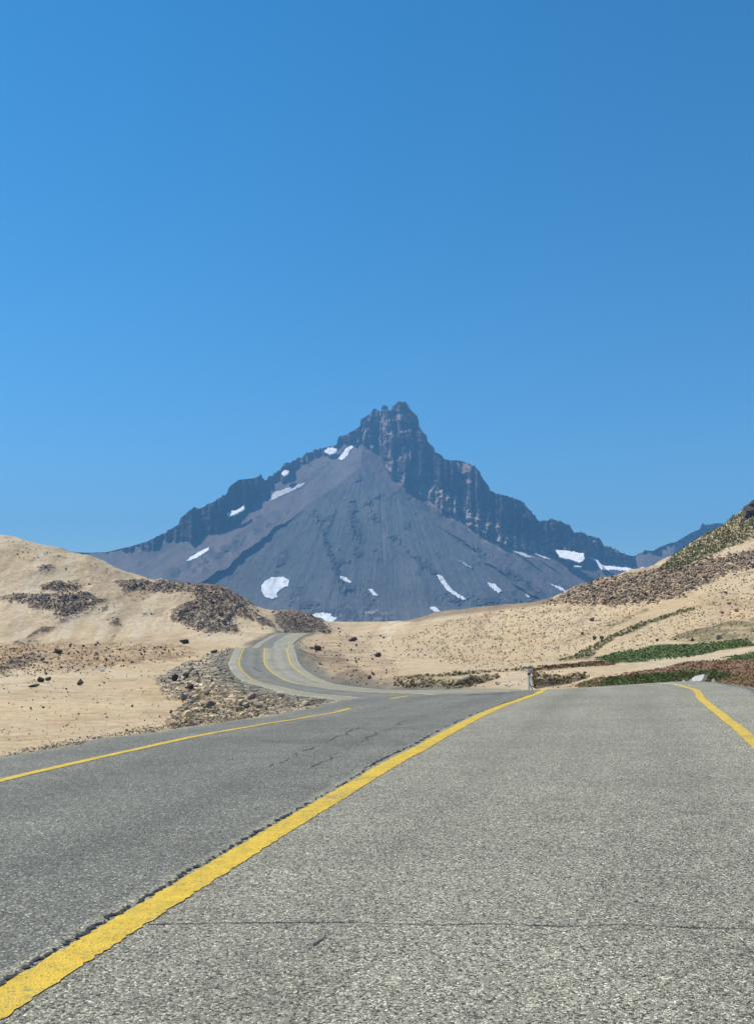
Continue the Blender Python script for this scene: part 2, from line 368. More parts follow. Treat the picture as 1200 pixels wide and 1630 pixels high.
surf_ribbon('road_crack', MT, [(236, 1473), (300, 1471), (420, 1470), (560, 1469), (700, 1474), (760, 1472), (900, 1476), (1000, 1473), (1100, 1478), (1230, 1480)], .0065, up=.003, seed=3, wn=.45, gap=-.6)
surf_ribbon('road_crack', MT, [(500, 1507), (512, 1498), (525, 1486)], .006, seed=5, wn=.9)
MT2 = mat_tar(.04, .10)
surf_ribbon('road_crack', MT2, [(425, 1225), (470, 1203), (510, 1186), (560, 1165), (585, 1152)], .014, seed=6, wn=1.0, seg=.05, amp=.09, gap=-.02)
surf_ribbon('road_crack', MT2, [(500, 1222), (540, 1199), (575, 1180), (620, 1160), (640, 1150), (690, 1136)], .012, seed=7, wn=1.0, seg=.05, amp=.09, gap=-.02)
surf_ribbon('road_crack', MT, [(727, 1108), (760, 1106), (805, 1104.5)], .14, seed=8, wn=.9, seg=.1, amp=.05)
for i_, pts in enumerate([[(398, 1040), (408, 1043), (416, 1041)], [(400, 1056), (412, 1057), (424, 1055)], [(402, 1062), (415, 1070), (432, 1076)], [(425, 1026), (432, 1023), (440, 1024)], [(366, 1052), (374, 1055), (380, 1054)]]):
    surf_ribbon('road_crack', MT2, pts, .16, seed=20 + i_, wn=1.0, seg=.2, amp=.15, up=.02)

# ------------------------------------------------------------------ ground
PXC = np.array([-700, -300, 0, 100, 200, 300, 400, 450, 500, 550, 600, 700, 800, 900, 1000, 1100, 1200, 1500, 2000], float)
def row(v): return np.array(v, float)
zrows = [(3, row([-.55] * 19)), (12, row([-.75, -.7, -.6] + [-.5] * 13 + [-.4, -.4, -.4])),
         (25, row([-1.5, -1.4, -1.25, -1.2, -1.15, -1.1, -1.1, -1.1, -1.1, -1.1, -1.1, -1.1, -1.1, -1.1, -1.1, -1.0, -.9, -.8, -.6])),
         (45, row([-2.3, -2.2, -2.2, -2.2, -2.2, -2.2, -2.2, -2.1, -2.1, -2, -2, -1.9, -1.8, -1.8, -1.8, -1.7, -1.5, -1.2, -.9]))]
prow = [(60, row([1122, 1122, 1123, 1123, 1123, 1122, 1120, 1115, 1112, 1108, 1106, 1102, 1099, 1095, 1092, 1087, 1083, 1075, 1065])),
        (80, row([1098, 1098, 1100, 1101, 1101, 1101, 1100, 1097, 1094, 1089, 1085, 1081, 1079, 1076, 1073, 1068, 1062, 1050, 1035])),
        (110, row([1072, 1072, 1074, 1075, 1076, 1077, 1076, 1074, 1070, 1067, 1065, 1063, 1062, 1060, 1055, 1049, 1040, 1020, 1000])),
        (150, row([1049, 1049, 1051, 1052, 1052, 1053, 1047, 1044, 1043, 1045, 1045, 1046, 1045, 1039, 1030, 1018, 1004, 985, 970])),
        (200, row([1032, 1033, 1036, 1037, 1037, 1037, 1036, 1033, 1028, 1026, 1026, 1024, 1020, 1005, 988, 968, 948, 925, 905])),
        (240, row([1018, 1020, 1026, 1027, 1027, 1027, 1025, 1022, 1019, 1017, 1015, 1008, 999, 976, 950, 934, 912, 885, 860]))]
p275 = row([950, 970, 985, 990, 1000, 1006, 1014, 1012, 1011, 1010, 1008, 998, 984, 957, 924, 912, 890, 860, 835])
ysky = row([350, 355, 360, 360, 365, 365, 365, 370, 380, 400, 400, 360, 330, 305, 300, 310, 320, 330, 330])
skyL = np.array([(-700, 830), (-300, 838), (-100, 850), (0, 857), (25, 861), (60, 870), (100, 880), (140, 890), (180, 905), (205, 916), (230, 925), (262, 930), (300, 932), (345, 937), (365, 942), (380, 950), (400, 961), (420, 969), (440, 974), (470, 975),
  (495, 983), (514, 993), (530, 999), (545, 1003), (580, 1003), (600, 1000), (640, 990), (700, 978), (740, 972), (800, 966), (850, 960), (880, 954), (915, 940), (950, 927), (1000, 912), (1040, 904), (1060, 902), (1100, 890), (1200, 858), (1500, 800), (2000, 740)], float)
sky2 = np.array([(-700, 990), (0, 990), (1000, 990), (1040, 915), (1050, 906), (1064, 897), (1080, 889), (1095, 878), (1110, 869), (1130, 856), (1150, 842), (1160, 836), (1172, 826), (1185, 817), (1200, 808), (1300, 760), (1500, 690), (2000, 560)], float)
cols = np.concatenate([600 - np.geomspace(60000, 1150, 60)[:-1], np.linspace(-550, -30, 80)[:-1], np.arange(-30, 1232, 1.5), np.linspace(1235, 1800, 80), 600 + np.geomspace(1260, 60000, 60)])
YR = np.concatenate([np.linspace(.25, 3, 12)[:-1], np.arange(3, 14, .11), np.arange(14, 40, .16), np.arange(40, 110, .3), np.arange(110, 200, .55), np.arange(200, 430, .62), np.linspace(430, 560, 90)[1:], np.geomspace(565, 9000, 40)])
nc, nr = len(cols), len(YR)
# knots per column
kY = []; kZ = []
cc = np.clip(cols, -700, 2000)
for y_, z_ in zrows: kY.append(np.full(nc, y_)); kZ.append(np.interp(cc, PXC, z_))
for y_, p_ in prow: kY.append(np.full(nc, y_)); kZ.append(P(600, np.interp(cc, PXC, p_), y_)[:, 2])
kY.append(np.full(nc, 275)); kZ.append(P(600, np.interp(cc, PXC, p275), 275)[:, 2])
ys_ = np.interp(cc, PXC, ysky); sk1 = np.interp(cc, skyL[:, 0], skyL[:, 1]); kY.append(ys_); zs = P(600, sk1, ys_)[:, 2]; kZ.append(zs)
s2 = np.interp(cc, sky2[:, 0], sky2[:, 1]); kY.append(np.full(nc, 460)); kZ.append(P(600, s2, np.full(nc, 460))[:, 2] * 1.0)
kY.append(np.full(nc, 620)); kZ.append(np.minimum(kZ[-1] * .55, 30)); kY.append(np.full(nc, 1200)); kZ.append(np.full(nc, -8.)); kY.append(np.full(nc, 9000)); kZ.append(np.full(nc, -8.))
kY = np.array(kY); kZ = np.array(kZ)
def pchip(x, y, q):
    h = np.diff(x); d = np.diff(y) / h; m_ = np.zeros_like(y)
    for i in range(1, len(x) - 1):
        if d[i - 1] * d[i] > 0:
            w1 = 2 * h[i] + h[i - 1]; w2 = h[i] + 2 * h[i - 1]; m_[i] = (w1 + w2) / (w1 / d[i - 1] + w2 / d[i])
    m_[0] = d[0]; m_[-1] = d[-1]
    j = np.clip(np.searchsorted(x, q) - 1, 0, len(x) - 2); t = (q - x[j]) / h[j]
    return (2 * t**3 - 3 * t**2 + 1) * y[j] + (t**3 - 2 * t**2 + t) * h[j] * m_[j] + (-2 * t**3 + 3 * t**2) * y[j + 1] + (t**3 - t**2) * h[j] * m_[j + 1]
Z = np.zeros((nr, nc))
for i in range(nc): Z[:, i] = pchip(kY[:, i], kZ[:, i], np.maximum(YR, 3))
# gentle lateral smoothing against facets between key columns
for _ in range(6): Z[:, 1:-1] = (Z[:, :-2] + 2 * Z[:, 1:-1] + Z[:, 2:]) / 4
YY = np.repeat(YR[:, None], nc, 1); dep = YY * CT + (Z - CAMH) * ST
XX = (cols[None] - 600) / F * dep
TV = np.stack([XX, YY, Z], -1)
# relief
amp = sstep(8, 60, YY)
inner = np.exp(-np.maximum(0, np.abs(XX) / np.maximum(YY, 60) - 1.5))
Z1 = Z + amp * .22 * fbm(XX * .09, YY * .09, s=50, o=5) * inner + .035 * fbm(XX * .8, YY * .8, s=60, o=4)
Z1 += sstep(200, 300, YY) * (1 - sstep(600, 1200, YY)) * (1 - .8 * np.exp(-((cols[None] - 540) / 80.) ** 2)) * (1.5 * fbm(XX * .03, YY * .03, s=70, o=5) + .75 * ridged(XX * .07 + .4 * fbm(XX * .03, YY * .03, s=77), YY * .022, s=75, o=4)) * inner
# ---- painted regions (traced outlines on the ground) with ragged edges
PXg, PYg = proj(np.stack([XX, YY, Z1], -1))
js = 5 + 0 * PXg
jx = PXg + js * fbm(XX * .16, YY * .09, s=81, o=5) * 1.6; jy = PYg + js * .7 * fbm(XX * .16, YY * .09, s=82, o=5) * 1.6
def c5(l): return [(x / 3, 840 + y / 3) for x, y in l]
def c6(l): return [(240 + x / 2.857, 960 + y / 2.857) for x, y in l]
def c4(l): return [(800 + x / 3, 780 + y / 3) for x, y in l]
def c7(l): return [(560 + x / 3, 980 + y / 3) for x, y in l]
GULLY = [c5([(545, 470), (560, 430), (578, 450), (565, 500), (548, 548), (538, 546)]), c5([(60, 570), (140, 530), (260, 470), (300, 440), (310, 448), (240, 500), (120, 575)]), c5([(0, 400), (60, 355), (70, 362), (10, 410)]), c5([(560, 300), (590, 330), (580, 360), (548, 310)])]
LAVA = [c5([(-60, 335), (0, 335), (100, 322), (250, 318), (400, 308), (455, 325), (455, 365), (400, 400), (330, 440), (270, 435), (260, 405), (200, 390), (150, 410), (140, 370), (80, 350), (0, 348), (-60, 350)]),
        c5([(190, 282), (300, 265), (400, 273), (390, 290), (300, 302), (210, 300)]),
        c5([(540, 255), (640, 257), (780, 262), (900, 270), (1000, 265), (1080, 290), (1190, 350), (1210, 390), (1110, 385), (960, 345), (880, 305), (760, 318), (700, 312), (600, 292)]),
        c5([(820, 400), (900, 360), (960, 350), (1060, 370), (1130, 400), (1120, 440), (1150, 495), (1100, 505), (980, 505), (900, 485), (870, 455), (820, 445)]),
        c6([(560, 50), (640, 38), (700, 44), (760, 72), (800, 108), (825, 140), (640, 134), (610, 100)]),
        c5([(-40, 700), (0, 690), (60, 640), (170, 628), (190, 650), (60, 702), (0, 714), (-40, 716)]),
        c6([(390, 20), (480, 45), (560, 85), (580, 115), (520, 112), (460, 85), (380, 50)]), c5([(170, 190), (230, 180), (260, 200), (220, 218), (180, 215)])]
SPECK = [c5([(450, 330), (530, 340), (560, 420), (580, 470), (545, 540), (540, 480), (500, 430), (455, 400)]), c5([(670, 405), (720, 395), (725, 415), (685, 422)]), c5([(140, 540), (230, 520), (330, 440), (250, 440), (60, 570), (110, 575)]), c5([(600, 270), (700, 300), (720, 340), (640, 360), (580, 320)])]
BROWN = [c5([(-60, 575), (200, 556), (500, 553), (830, 570), (960, 600), (800, 640), (560, 665), (400, 690), (130, 705), (-60, 720)])]
LOWRUB = c6([(20, 350), (130, 290), (260, 235), (385, 205), (350, 300), (450, 385), (600, 425), (800, 440), (1020, 448), (900, 487), (500, 532), (100, 585), (60, 550), (150, 450), (70, 430)])
RUB = c4([(190, 548), (340, 478), (480, 428), (620, 398), (750, 383), (900, 358), (1080, 308), (1240, 280), (1240, 365), (1080, 400), (940, 460), (830, 525), (700, 540), (540, 552), (400, 547)])
GREEN = [c4([(430, 805), (560, 770), (700, 750), (900, 735), (1040, 722), (1170, 712), (1210, 745), (1050, 765), (900, 800), (700, 820), (520, 825)]), c4([(1040, 803), (1220, 770), (1220, 806), (1080, 815)]),
         c4([(500, 897), (700, 880), (1000, 868), (1100, 880), (1000, 925), (450, 950)])]
SLOPEG = c4([(735, 392), (845, 285), (955, 218), (1075, 140), (1160, 85), (1300, 10), (1300, 195), (1080, 278), (920, 352), (800, 385)])
RED = [c4([(240, 835), (440, 818), (560, 818), (530, 838), (300, 852), (100, 872)]), c4([(330, 935), (500, 885), (700, 860), (920, 818), (1260, 800), (1260, 950), (1000, 950), (700, 950), (380, 955)])]
CUT = [c6([(690, 195), (760, 205), (860, 235), (940, 290), (1010, 340), (1090, 372), (1110, 388), (960, 372), (840, 320), (740, 250)])]
OLIVE = [c4([(250, 820), (330, 795), (430, 740), (500, 705), (640, 640), (900, 562), (915, 572), (700, 640), (500, 730), (420, 800)]), c4([(300, 715), (420, 670), (560, 620), (700, 560), (705, 572), (560, 635), (400, 690)]), c4([(790, 725), (830, 690), (1000, 655), (1240, 600), (1240, 722), (1040, 718)]), c7([(190, 292), (600, 262), (1200, 222), (1200, 236), (600, 280), (350, 300), (600, 320), (500, 355), (270, 352), (200, 310)])]
DARK = [c4([(140, 862), (250, 885), (400, 872), (415, 898), (300, 925), (150, 945)]), c7([(560, 290), (700, 282), (720, 296), (640, 318), (560, 345), (500, 330)]), c7([(190, 318), (270, 322), (340, 340), (260, 350), (200, 345)])]
PALE = [c5([(930, 540), (1050, 505), (1200, 528), (1200, 545), (1050, 552)]), c4([(640, 855), (640, 830), (880, 800), (1000, 782), (1180, 762), (1190, 775), (1040, 800), (900, 825), (700, 860)]), c7([(700, 290), (830, 280), (840, 350), (700, 345)])]
def mk(polys, jx=jx, jy=jy):
    m_ = np.zeros(PXg.shape, bool)
    for p in polys: m_ |= inpoly(jx, jy, p)
    m_ = m_.astype(float)
    for _ in range(2):
        m_[1:-1] = (m_[:-2] + 2 * m_[1:-1] + m_[2:]) / 4; m_[:, 1:-1] = (m_[:, :-2] + 2 * m_[:, 1:-1] + m_[:, 2:]) / 4
    return m_
col = np.zeros(PXg.shape + (3,)) + np.array([.55, .42, .265])
def lay(m_, c, k=1.0):
    global col
    a = np.clip(m_ * k, 0, 1)[..., None]; col = col * (1 - a) + np.array(c) * a
streak = fbm((PXg - 400) * .045 + .02 * PYg, PYg * .009, s=98, o=5)
n1 = fbm(XX * .02, YY * .02, s=90, o=4); n2 = fbm(XX * .35, YY * .2, s=91, o=4); n3 = fbm(XX * .07, YY * .05, s=92, o=4)
lay(sstep(.0, .45, n1), (.62, .50, .34), .7)
lay(sstep(.05, .5, n3) * (YY < 220), (.54, .385, .21), .6)
lay(sstep(.15, .55, n2), (.42, .305, .19), .45)
# streaks down the fall line on the sand hills
lay(sstep(.1, .5, fbm(PXg * .05 + PYg * .035, PYg * .008, s=93, o=4)) * (PYg < 1025), (.44, .32, .205), .7)
lay(sstep(.12, .4, streak) * (PYg < 1020) * (PXg < 640), (.62, .51, .37), .6); lay(sstep(.15, .35, fbm(XX * .15, YY * .08, s=99, o=5)) * (YY > 180), (.36, .26, .165), .45)
lay(sstep(.1, .5, fbm(PXg * .02, YY * .25, s=94, o=4)) * (YY < 230) * (PXg < 420), (.45, .30, .165), .6)
brown = mk(BROWN); lay(brown * (.55 + .45 * sstep(-.2, .3, n2)), (.37, .245, .14), .85)
lay(mk([c5([(-60, 850), (300, 830), (600, 850), (700, 900), (300, 920), (-60, 900)])]), (.60, .45, .27), .6)
lay(mk([c6([(690, 130), (900, 150), (1100, 260), (1150, 390), (900, 375), (760, 320), (690, 240)])]) * (.4 + .6 * sstep(-.2, .35, n2)), (.38, .275, .18), .75)
olive = mk(OLIVE); lay(olive * (.35 + .65 * sstep(-.3, .3, n2)), (.19, .165, .085), .85)
slg = mk([SLOPEG]); lay(slg * (.35 + .65 * sstep(-.35, .25, fbm(XX * .12, YY * .12, s=95, o=5))), (.20, .185, .085), .9)
lay(slg * sstep(.05, .3, fbm(XX * .06, YY * .3, s=96, o=4)), (.40, .31, .19), .7)
red = mk(RED); lay(red, (.185, .085, .05), .85); lay(red * sstep(.0, .4, n2), (.27, .2, .12), .5); lay(red * sstep(.1, .4, n3), (.12, .12, .045), .8)
grn = mk(GREEN); lay(grn, (.075, .115, .03), .95); lay(grn * sstep(.1, .45, n2), (.10, .12, .045), .5)
lay(mk(PALE), (.56, .45, .31), .8)
cut = mk(CUT); lay(cut * (.5 + .5 * sstep(-.2, .3, n2)), (.22, .15, .10), .8)
dark = mk(DARK); lay(dark * (.3 + .7 * sstep(-.25, .2, n2)), (.06, .038, .022), .9)
lava = mk(LAVA); lv = lava * (.6 + .4 * sstep(-.4, .2, n2)); lay(lv, (.16, .118, .095), .9); lay(lava * sstep(.1, .4, n2), (.27, .2, .15), .6)
lay(mk(GULLY), (.33, .25, .17), .7)
spk = mk(SPECK) * sstep(-.05, .15, fbm(XX * .4, YY * .15, s=97, o=3)); lay(spk, (.15, .11, .085), .8)
rub = mk([RUB]); lay(rub, (.30, .22, .145), .85)
lrub = mk([LOWRUB]); lay(lrub, (.36, .28, .18), .8); lay(lrub * sstep(1100, 1070, PYg + .25 * (PXg - 300)), (.30, .255, .20), .7); lay(lrub * sstep(.0, .3, n2), (.5, .4, .27), .6)
far_rub = (PYg < 990) & (PXg > 640) & (PXg < 880) & (YY < 600)
lay(far_rub * sstep(8, 2, PYg - np.interp(PXg, skyL[:, 0], skyL[:, 1])) * 1.0, (.2, .15, .1), .7)
# relief of the rocky places
def soft(m_, n=10):
    m_ = m_.copy()
    for _ in range(n):
        m_[1:-1] = (m_[:-2] + 2 * m_[1:-1] + m_[2:]) / 4; m_[:, 1:-1] = (m_[:, :-2] + 2 * m_[:, 1:-1] + m_[:, 2:]) / 4
    return m_
slava, sbrown, srub = soft(lava), soft(brown, 24), soft(rub)
rr = ridged(XX * .35, YY * .18, s=110, o=4)
Z1 += slava * sstep(130, 170, YY) * (.5 + 1.1 * rr) + slava * sstep(170, 130, YY) * (.15 + .3 * rr) + srub * (.5 + .8 * rr) + lrub * (.12 + .2 * ridged(XX * .9, YY * .6, s=111)) + sbrown * (.3 + .7 * ridged(XX * .06, YY * .12, s=112)) \
    + spk * .5 + slg * (.5 * ridged(XX * .1, YY * .1, s=113)) + (olive + grn + red) * (.06 + .12 * fbm(XX * .9, YY * .9, s=114))
Z1 -= dark * .35
knob = np.exp(-((PXg - 1207) / 14) ** 2) * np.exp(-((YY - 460) / 14) ** 2); Z1 += knob * 3.0
# ---- join to the road
near = (YY > -1) & (YY < 372) & (np.abs(XX) < 75)
ii = np.argwhere(near); px_, py_ = XX[near], YY[near]
best = np.full(len(px_), 1e9); bi = np.zeros(len(px_), int)
sub = np.arange(0, NR, 4)
for k in sub:
    d_ = (px_ - RD[k, 0]) ** 2 + (py_ - RD[k, 1]) ** 2
    u_ = d_ < best; best[u_] = d_[u_]; bi[u_] = k
for dk in (-3, -2, -1, 1, 2, 3):
    kk = np.clip(bi + dk, 0, NR - 1); d_ = (px_ - RD[kk, 0]) ** 2 + (py_ - RD[kk, 1]) ** 2
    u_ = d_ < best; best[u_] = d_[u_]; bi = np.where(u_, kk, bi)
slat = (px_ - RD[bi, 0]) * Nxy[bi, 0] + (py_ - RD[bi, 1]) * Nxy[bi, 1]
e_ = np.where(slat < 0, -slat + el[bi], slat - er[bi])
tooff = np.sqrt(best) - np.abs(slat) > 3; e_ = np.where(tooff, np.sqrt(best), e_)
rz = RD[bi, 2] + RD[bi, 3] * np.clip(slat, el[bi], er[bi])
zt = Z1[near]
B = 1.8 + 1.9 * np.abs(zt - rz); B = np.clip(B, 2, 26)
t_ = sstep(0, 1, np.clip((e_ - .15) / B, 0, 1))
zn = (rz - .05) * (1 - t_) + zt * t_
zn = np.where(e_ < 0, rz - .05 - .16 * np.clip(-e_ / .25, 0, 1) - .10 * sstep(.25, 2, -e_), zn)
Z1[near] = zn
sh = np.zeros(PXg.shape); sh[near] = np.where(YY[near] > 40, sstep(3.8, .6, e_ + 1.2 * fbm(px_ * .6, py_ * .4, s=120)), sstep(.8, .0, e_ + .45 * fbm(px_ * 2, py_ * 2, s=121)))
lay(sh, (.165, .155, .13), .9)
RCK = np.clip(lava + rub + lrub + .4 * brown + spk, 0, 1)
_ax = np.abs(XX); XX = np.where(_ax > 5000, np.sign(XX) * (5000 + 4000 * np.tanh((_ax - 5000) / 40000)), XX)
TV = np.stack([XX, YY, Z1], -1); tf = gridfaces(nr, nc)
mesh_obj('ground', TV.reshape(-1, 3), tf, MG, col=col.reshape(-1, 3), attrs={'rocky': RCK.ravel()})['kind'] = 'structure'
# ground behind the viewpoint
gx = np.concatenate([-np.geomspace(60, 9000, 20)[::-1], np.linspace(-50, 50, 41), np.geomspace(60, 9000, 20)]); gy = np.concatenate([-np.geomspace(80, 9000, 20)[::-1], np.linspace(-70, .27, 40)])
GX, GY = np.meshgrid(gx, gy); GZ = -1.0 + 0 * GX + .3 * fbm(GX * .03, GY * .03, s=130) * (np.abs(GY) > 4)
gv = np.stack([GX, GY, GZ], -1); mesh_obj('ground', gv.reshape(-1, 3), gridfaces(*GX.shape), MG, col=np.zeros((GX.size, 3)) + np.array([.50, .375, .245]), attrs={'rocky': np.zeros(GX.size)})['kind'] = 'structure'
# BVH over the part of the ground one can see
r0, r1 = np.searchsorted(YR, 4), np.searchsorted(YR, 560); c0_, c1_ = np.searchsorted(cols, -60), np.searchsorted(cols, 1300)
subV = TV[r0:r1, c0_:c1_]; tb = bvh_of(subV.reshape(-1, 3), gridfaces(*subV.shape[:2]))
def hit_ground(px, py):
    d = ray(px, py); h = tb.ray_cast(Vector((0, 0, CAMH)), d, 900)
    if h[0] is None: return None
    r_ = rbvh.ray_cast(Vector((0, 0, CAMH)), d, h[3])
    if r_[0] is not None and r_[3] < h[3] - .3: return None
    return h[0]

# ------------------------------------------------------------------ mountain
def k3_(l): return [(560 + x / 2.4, 740 + y / 2.4) for x, y in l]
SKY = np.array([(-200, 905), (40, 880), (100, 877), (138, 880), (169, 879), (207, 870), (234, 862), (261, 849), (284, 835), (288, 824), (303, 812), (309, 807.6), (315, 812), (345, 795), (360.6, 785.4), (364.5, 775), (380, 764), (403, 761), (416, 756.7), (422, 763.6), (445, 749), (452.6, 739.4), (474, 730),
 (480, 728), (491, 720.6), (505.5, 716), (522.5, 710.7), (536, 708), (538, 696), (540, 694), (550, 692.7), (556, 689), (564, 684), (573, 678.7), (574.4, 668), (584, 662), (590.7, 656.7), (595.3, 650), (599.3, 650.7), (602.7, 654), (606.7, 654.7), (608, 646), (612, 644), (616.7, 646), (618, 652.7), (623.3, 653.3), (624.7, 646.7), (630.7, 642.7), (632, 640), (644, 639.5), (650, 644), (651.3, 648.7), (656.7, 655.3), (663.3, 660), (666, 669.3), (667.3, 678.7), (673.3, 688), (678.7, 693.3), (680.7, 702.7), (691.3, 713.3), (692.7, 720), (700, 722.7), (704, 726), (707, 731), (721, 733), (732, 733), (746, 737.6), (758, 746), (769, 761.7), (777.5, 773), (780, 781.5), (797, 787), (814, 791.4), (827, 796), (835, 802.5), (847.5, 819), (860, 829.6), (870, 829.6), (877, 825),
 (893, 831.7), (906, 836), (914, 848), (927, 849), (943, 854.6), (954, 856.7), (962, 869), (972.5, 873), (993, 881.7), (1010, 886), (1018, 883), (1030, 876.7), (1040, 876.7), (1053, 870), (1077, 861.7), (1100, 848), (1115, 843), (1117, 836.7), (1140, 832.7), (1150, 833), (1157, 836), (1180, 840), (1230, 850), (1420, 900)], float)
CB = np.array([(-200, 910), (100, 879), (200, 876), (240, 878), (262, 862), (275, 863), (310, 860), (345, 843), (380, 815), (405, 792), (425, 784), (440, 766), (470, 750), (500, 733), (530, 722), (545, 712), (560, 705), (575, 704), (590, 708), (600, 714), (610, 735), (620, 752), (640, 775), (660, 785),
 (680, 795), (700, 812), (730, 826), (760, 848), (800, 866), (850, 879), (900, 886), (950, 889), (1000, 897), (1012, 888), (1025, 885), (1060, 874), (1110, 862), (1160, 858), (1420, 910)], float)
mpx = np.concatenate([np.arange(-120, 520, 1.0), np.arange(520, 960, .7), np.arange(960, 1420, 1.0)]); NT = 470
skym = np.interp(mpx, SKY[:, 0], SKY[:, 1]); 
jag = sstep(-1, .3, vnoise(mpx * .05, 0 * mpx, s=200)) * sstep(200, 260, mpx) * (1 - .75 * sstep(530, 545, mpx) * sstep(712, 695, mpx))
skym = skym - jag * (2.6 * fbm(mpx * .16, 0 * mpx, s=201, o=4) + 2.6 * np.maximum(0, vnoise(mpx * .33, 0 * mpx, s=202)) ** 1.5)
tt = np.linspace(0, 1, NT) ** 1.12
PX = np.repeat(mpx[None], NT, 0); PY = skym[None] + (1040 - skym[None]) * tt[:, None]
def scree(px, py):
    a_ = px - 575; b_ = py - 745
    Df = 4300 - 5 * b_ + .3 * a_
    wn_ = 9 * fbm(px * .03, py * .03, s=205, o=5); g = b_ + .724 * a_ + wn_; g2 = b_ - .745 * a_ + wn_
    D = np.maximum(np.maximum(Df, Df - 3.6 * g), Df - 3.4 * g2)
    g3 = (px - 478) - (py - 800) * .46; D = D + np.clip(-g3 + wn_, 0, 90) * .55 * sstep(0, 40, py - 790 + .0 * px) * (g > 0)
    g4 = (px - 640) - (py - 800) * .95; D = D + np.clip(g4 + wn_, 0, 60) * .5 * (g2 > 0) * sstep(0, 40, py - 800)
    D = D - 2.6 * np.clip(py - 965, 0, 100)         # run-out at the foot
    D = D + np.clip(px - 1012, 0, 300) * 2.2 * sstep(1010, 1040, px) - np.clip(px - 1012, 0, 60) * 6
    return D
cb = np.interp(mpx, CB[:, 0], CB[:, 1]) ; 
cbn = np.maximum(cb[None] + 7 * fbm(PX * .05, 0 * PX, s=210, o=4) + 5 * vnoise(PX * .2, PY * .02, s=212) + 10 * fbm(PX * .09, 0 * PX, s=214, o=3) * (sstep(425, 445, PX) * sstep(545, 530, PX) + sstep(262, 240, PX) + .6 * sstep(700, 760, PX)), skym[None] + 1.0)
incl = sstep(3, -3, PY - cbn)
D = scree(PX, np.maximum(PY, cbn))
hgt_ = np.maximum(0, cbn - PY); hw_ = hgt_ / 13 + 1.3 * fbm(PX * .035, PY * .03, s=213, o=5); fl_ = np.floor(hw_); fr_ = hw_ - fl_
brk_ = sstep(695, 712, PY) * sstep(585, 600, PX) * sstep(52, 36, cbn - PY) * sstep(1000, 960, PX)
D += .5 * np.minimum(hgt_, 45) * sstep(585, 600, PX) * sstep(1000, 960, PX) + .35 * hgt_ + (15 - 9 * brk_) * np.maximum(0, fl_ + sstep(.7, 1, fr_)) * sstep(0, 6, hgt_)
rad = np.hypot(PX - 600, PY - 680) ; ang = np.arctan2(PX - 600, PY - 640)
gul = ridged(ang * 16 + .4 * fbm(rad * .01, ang * 2, s=220), rad * .006, s=221, o=4)
D += (1 - incl) * ((gul * 8 + 1.6 * ridged(ang * 44 + .3 * fbm(rad * .02, ang * 3, s=226), rad * .008, s=225, o=3)) * sstep(20, 160, rad) + 12 * fbm(PX * .03, PY * .03, s=222, o=5) + 3 * fbm(PX * .2, PY * .16, s=223, o=4))
out = sstep(.36, .55, fbm(PX * .045 + .02 * PY, PY * .05, s=230, o=5)) * (1 - incl)           # rock outcrops on the scree
# the places where the photograph's mountain shows bands of outcrop
def band(x0, y0, x1, y1, wd):
    dx, dy = x1 - x0, y1 - y0; t = np.clip(((PX - x0) * dx + (PY - y0) * dy) / (dx * dx + dy * dy), 0, 1)
    return np.exp(-(np.hypot(PX - x0 - t * dx, PY - y0 - t * dy) / wd) ** 2)
bands = np.zeros(PX.shape)
for b_ in ((280, 915, 330, 895, 13), (340, 885, 400, 850, 9), (400, 850, 440, 825, 6), (500, 815, 545, 930, 6), (595, 787, 628, 790, 6), (585, 800, 600, 830, 9), (655, 795, 700, 815, 7), (800, 905, 860, 945, 6), (730, 860, 790, 890, 5), (545, 938, 580, 945, 8), (470, 970, 620, 985, 14), (560, 800, 570, 880, 8), (700, 950, 860, 965, 10), (620, 850, 700, 920, 5)):
    bands = np.maximum(bands, band(*b_))
out = np.clip(out * .8 + 1.5 * bands * sstep(-.08, .18, fbm(PX * .11, PY * .11, s=231, o=4)), 0, 1)
D -= out * (5 + 9 * ridged(PX * .09, PY * .12, s=232, o=4)) + bands * 10 * ridged(PX * .15, PY * .2, s=233, o=3)
# pale broken rock under the right cliffs
sp_ = sstep(-40, -10, PY - cbn) * sstep(14, 2, PY - cbn) * sstep(640, 680, PX) * sstep(1010, 960, PX)
colr = ridged(PX * .075 + .0022 * PY, PY * .018, s=240, o=4); led = ridged(PX * .02, PY * .10, s=241, o=4)
crown = sstep(712, 700, PY) * sstep(532, 545, PX) * sstep(700, 680, PX); low_ = sstep(34, 22, cbn - PY + 6 * fbm(PX * .06, PY * .06, s=259)) * sstep(600, 640, PX) * sstep(1000, 960, PX)
D -= incl * (14 * colr * (1 - .8 * brk_) + 26 * colr * crown + (6 + 14 * crown) * led + 12 * low_ * ridged(PX * .07 + .3 * PY * .07, PY * .10, s=247, o=5) + 26 * fbm(PX * .03, PY * .03, s=242, o=4) + (9 + 18 * np.maximum(crown, low_)) * ridged(PX * .13 + .9 * fbm(PX * .05, PY * .05, s=246), PY * .12, s=243, o=3) + 10 * fbm(PX * .4, PY * .35, s=244, o=2))
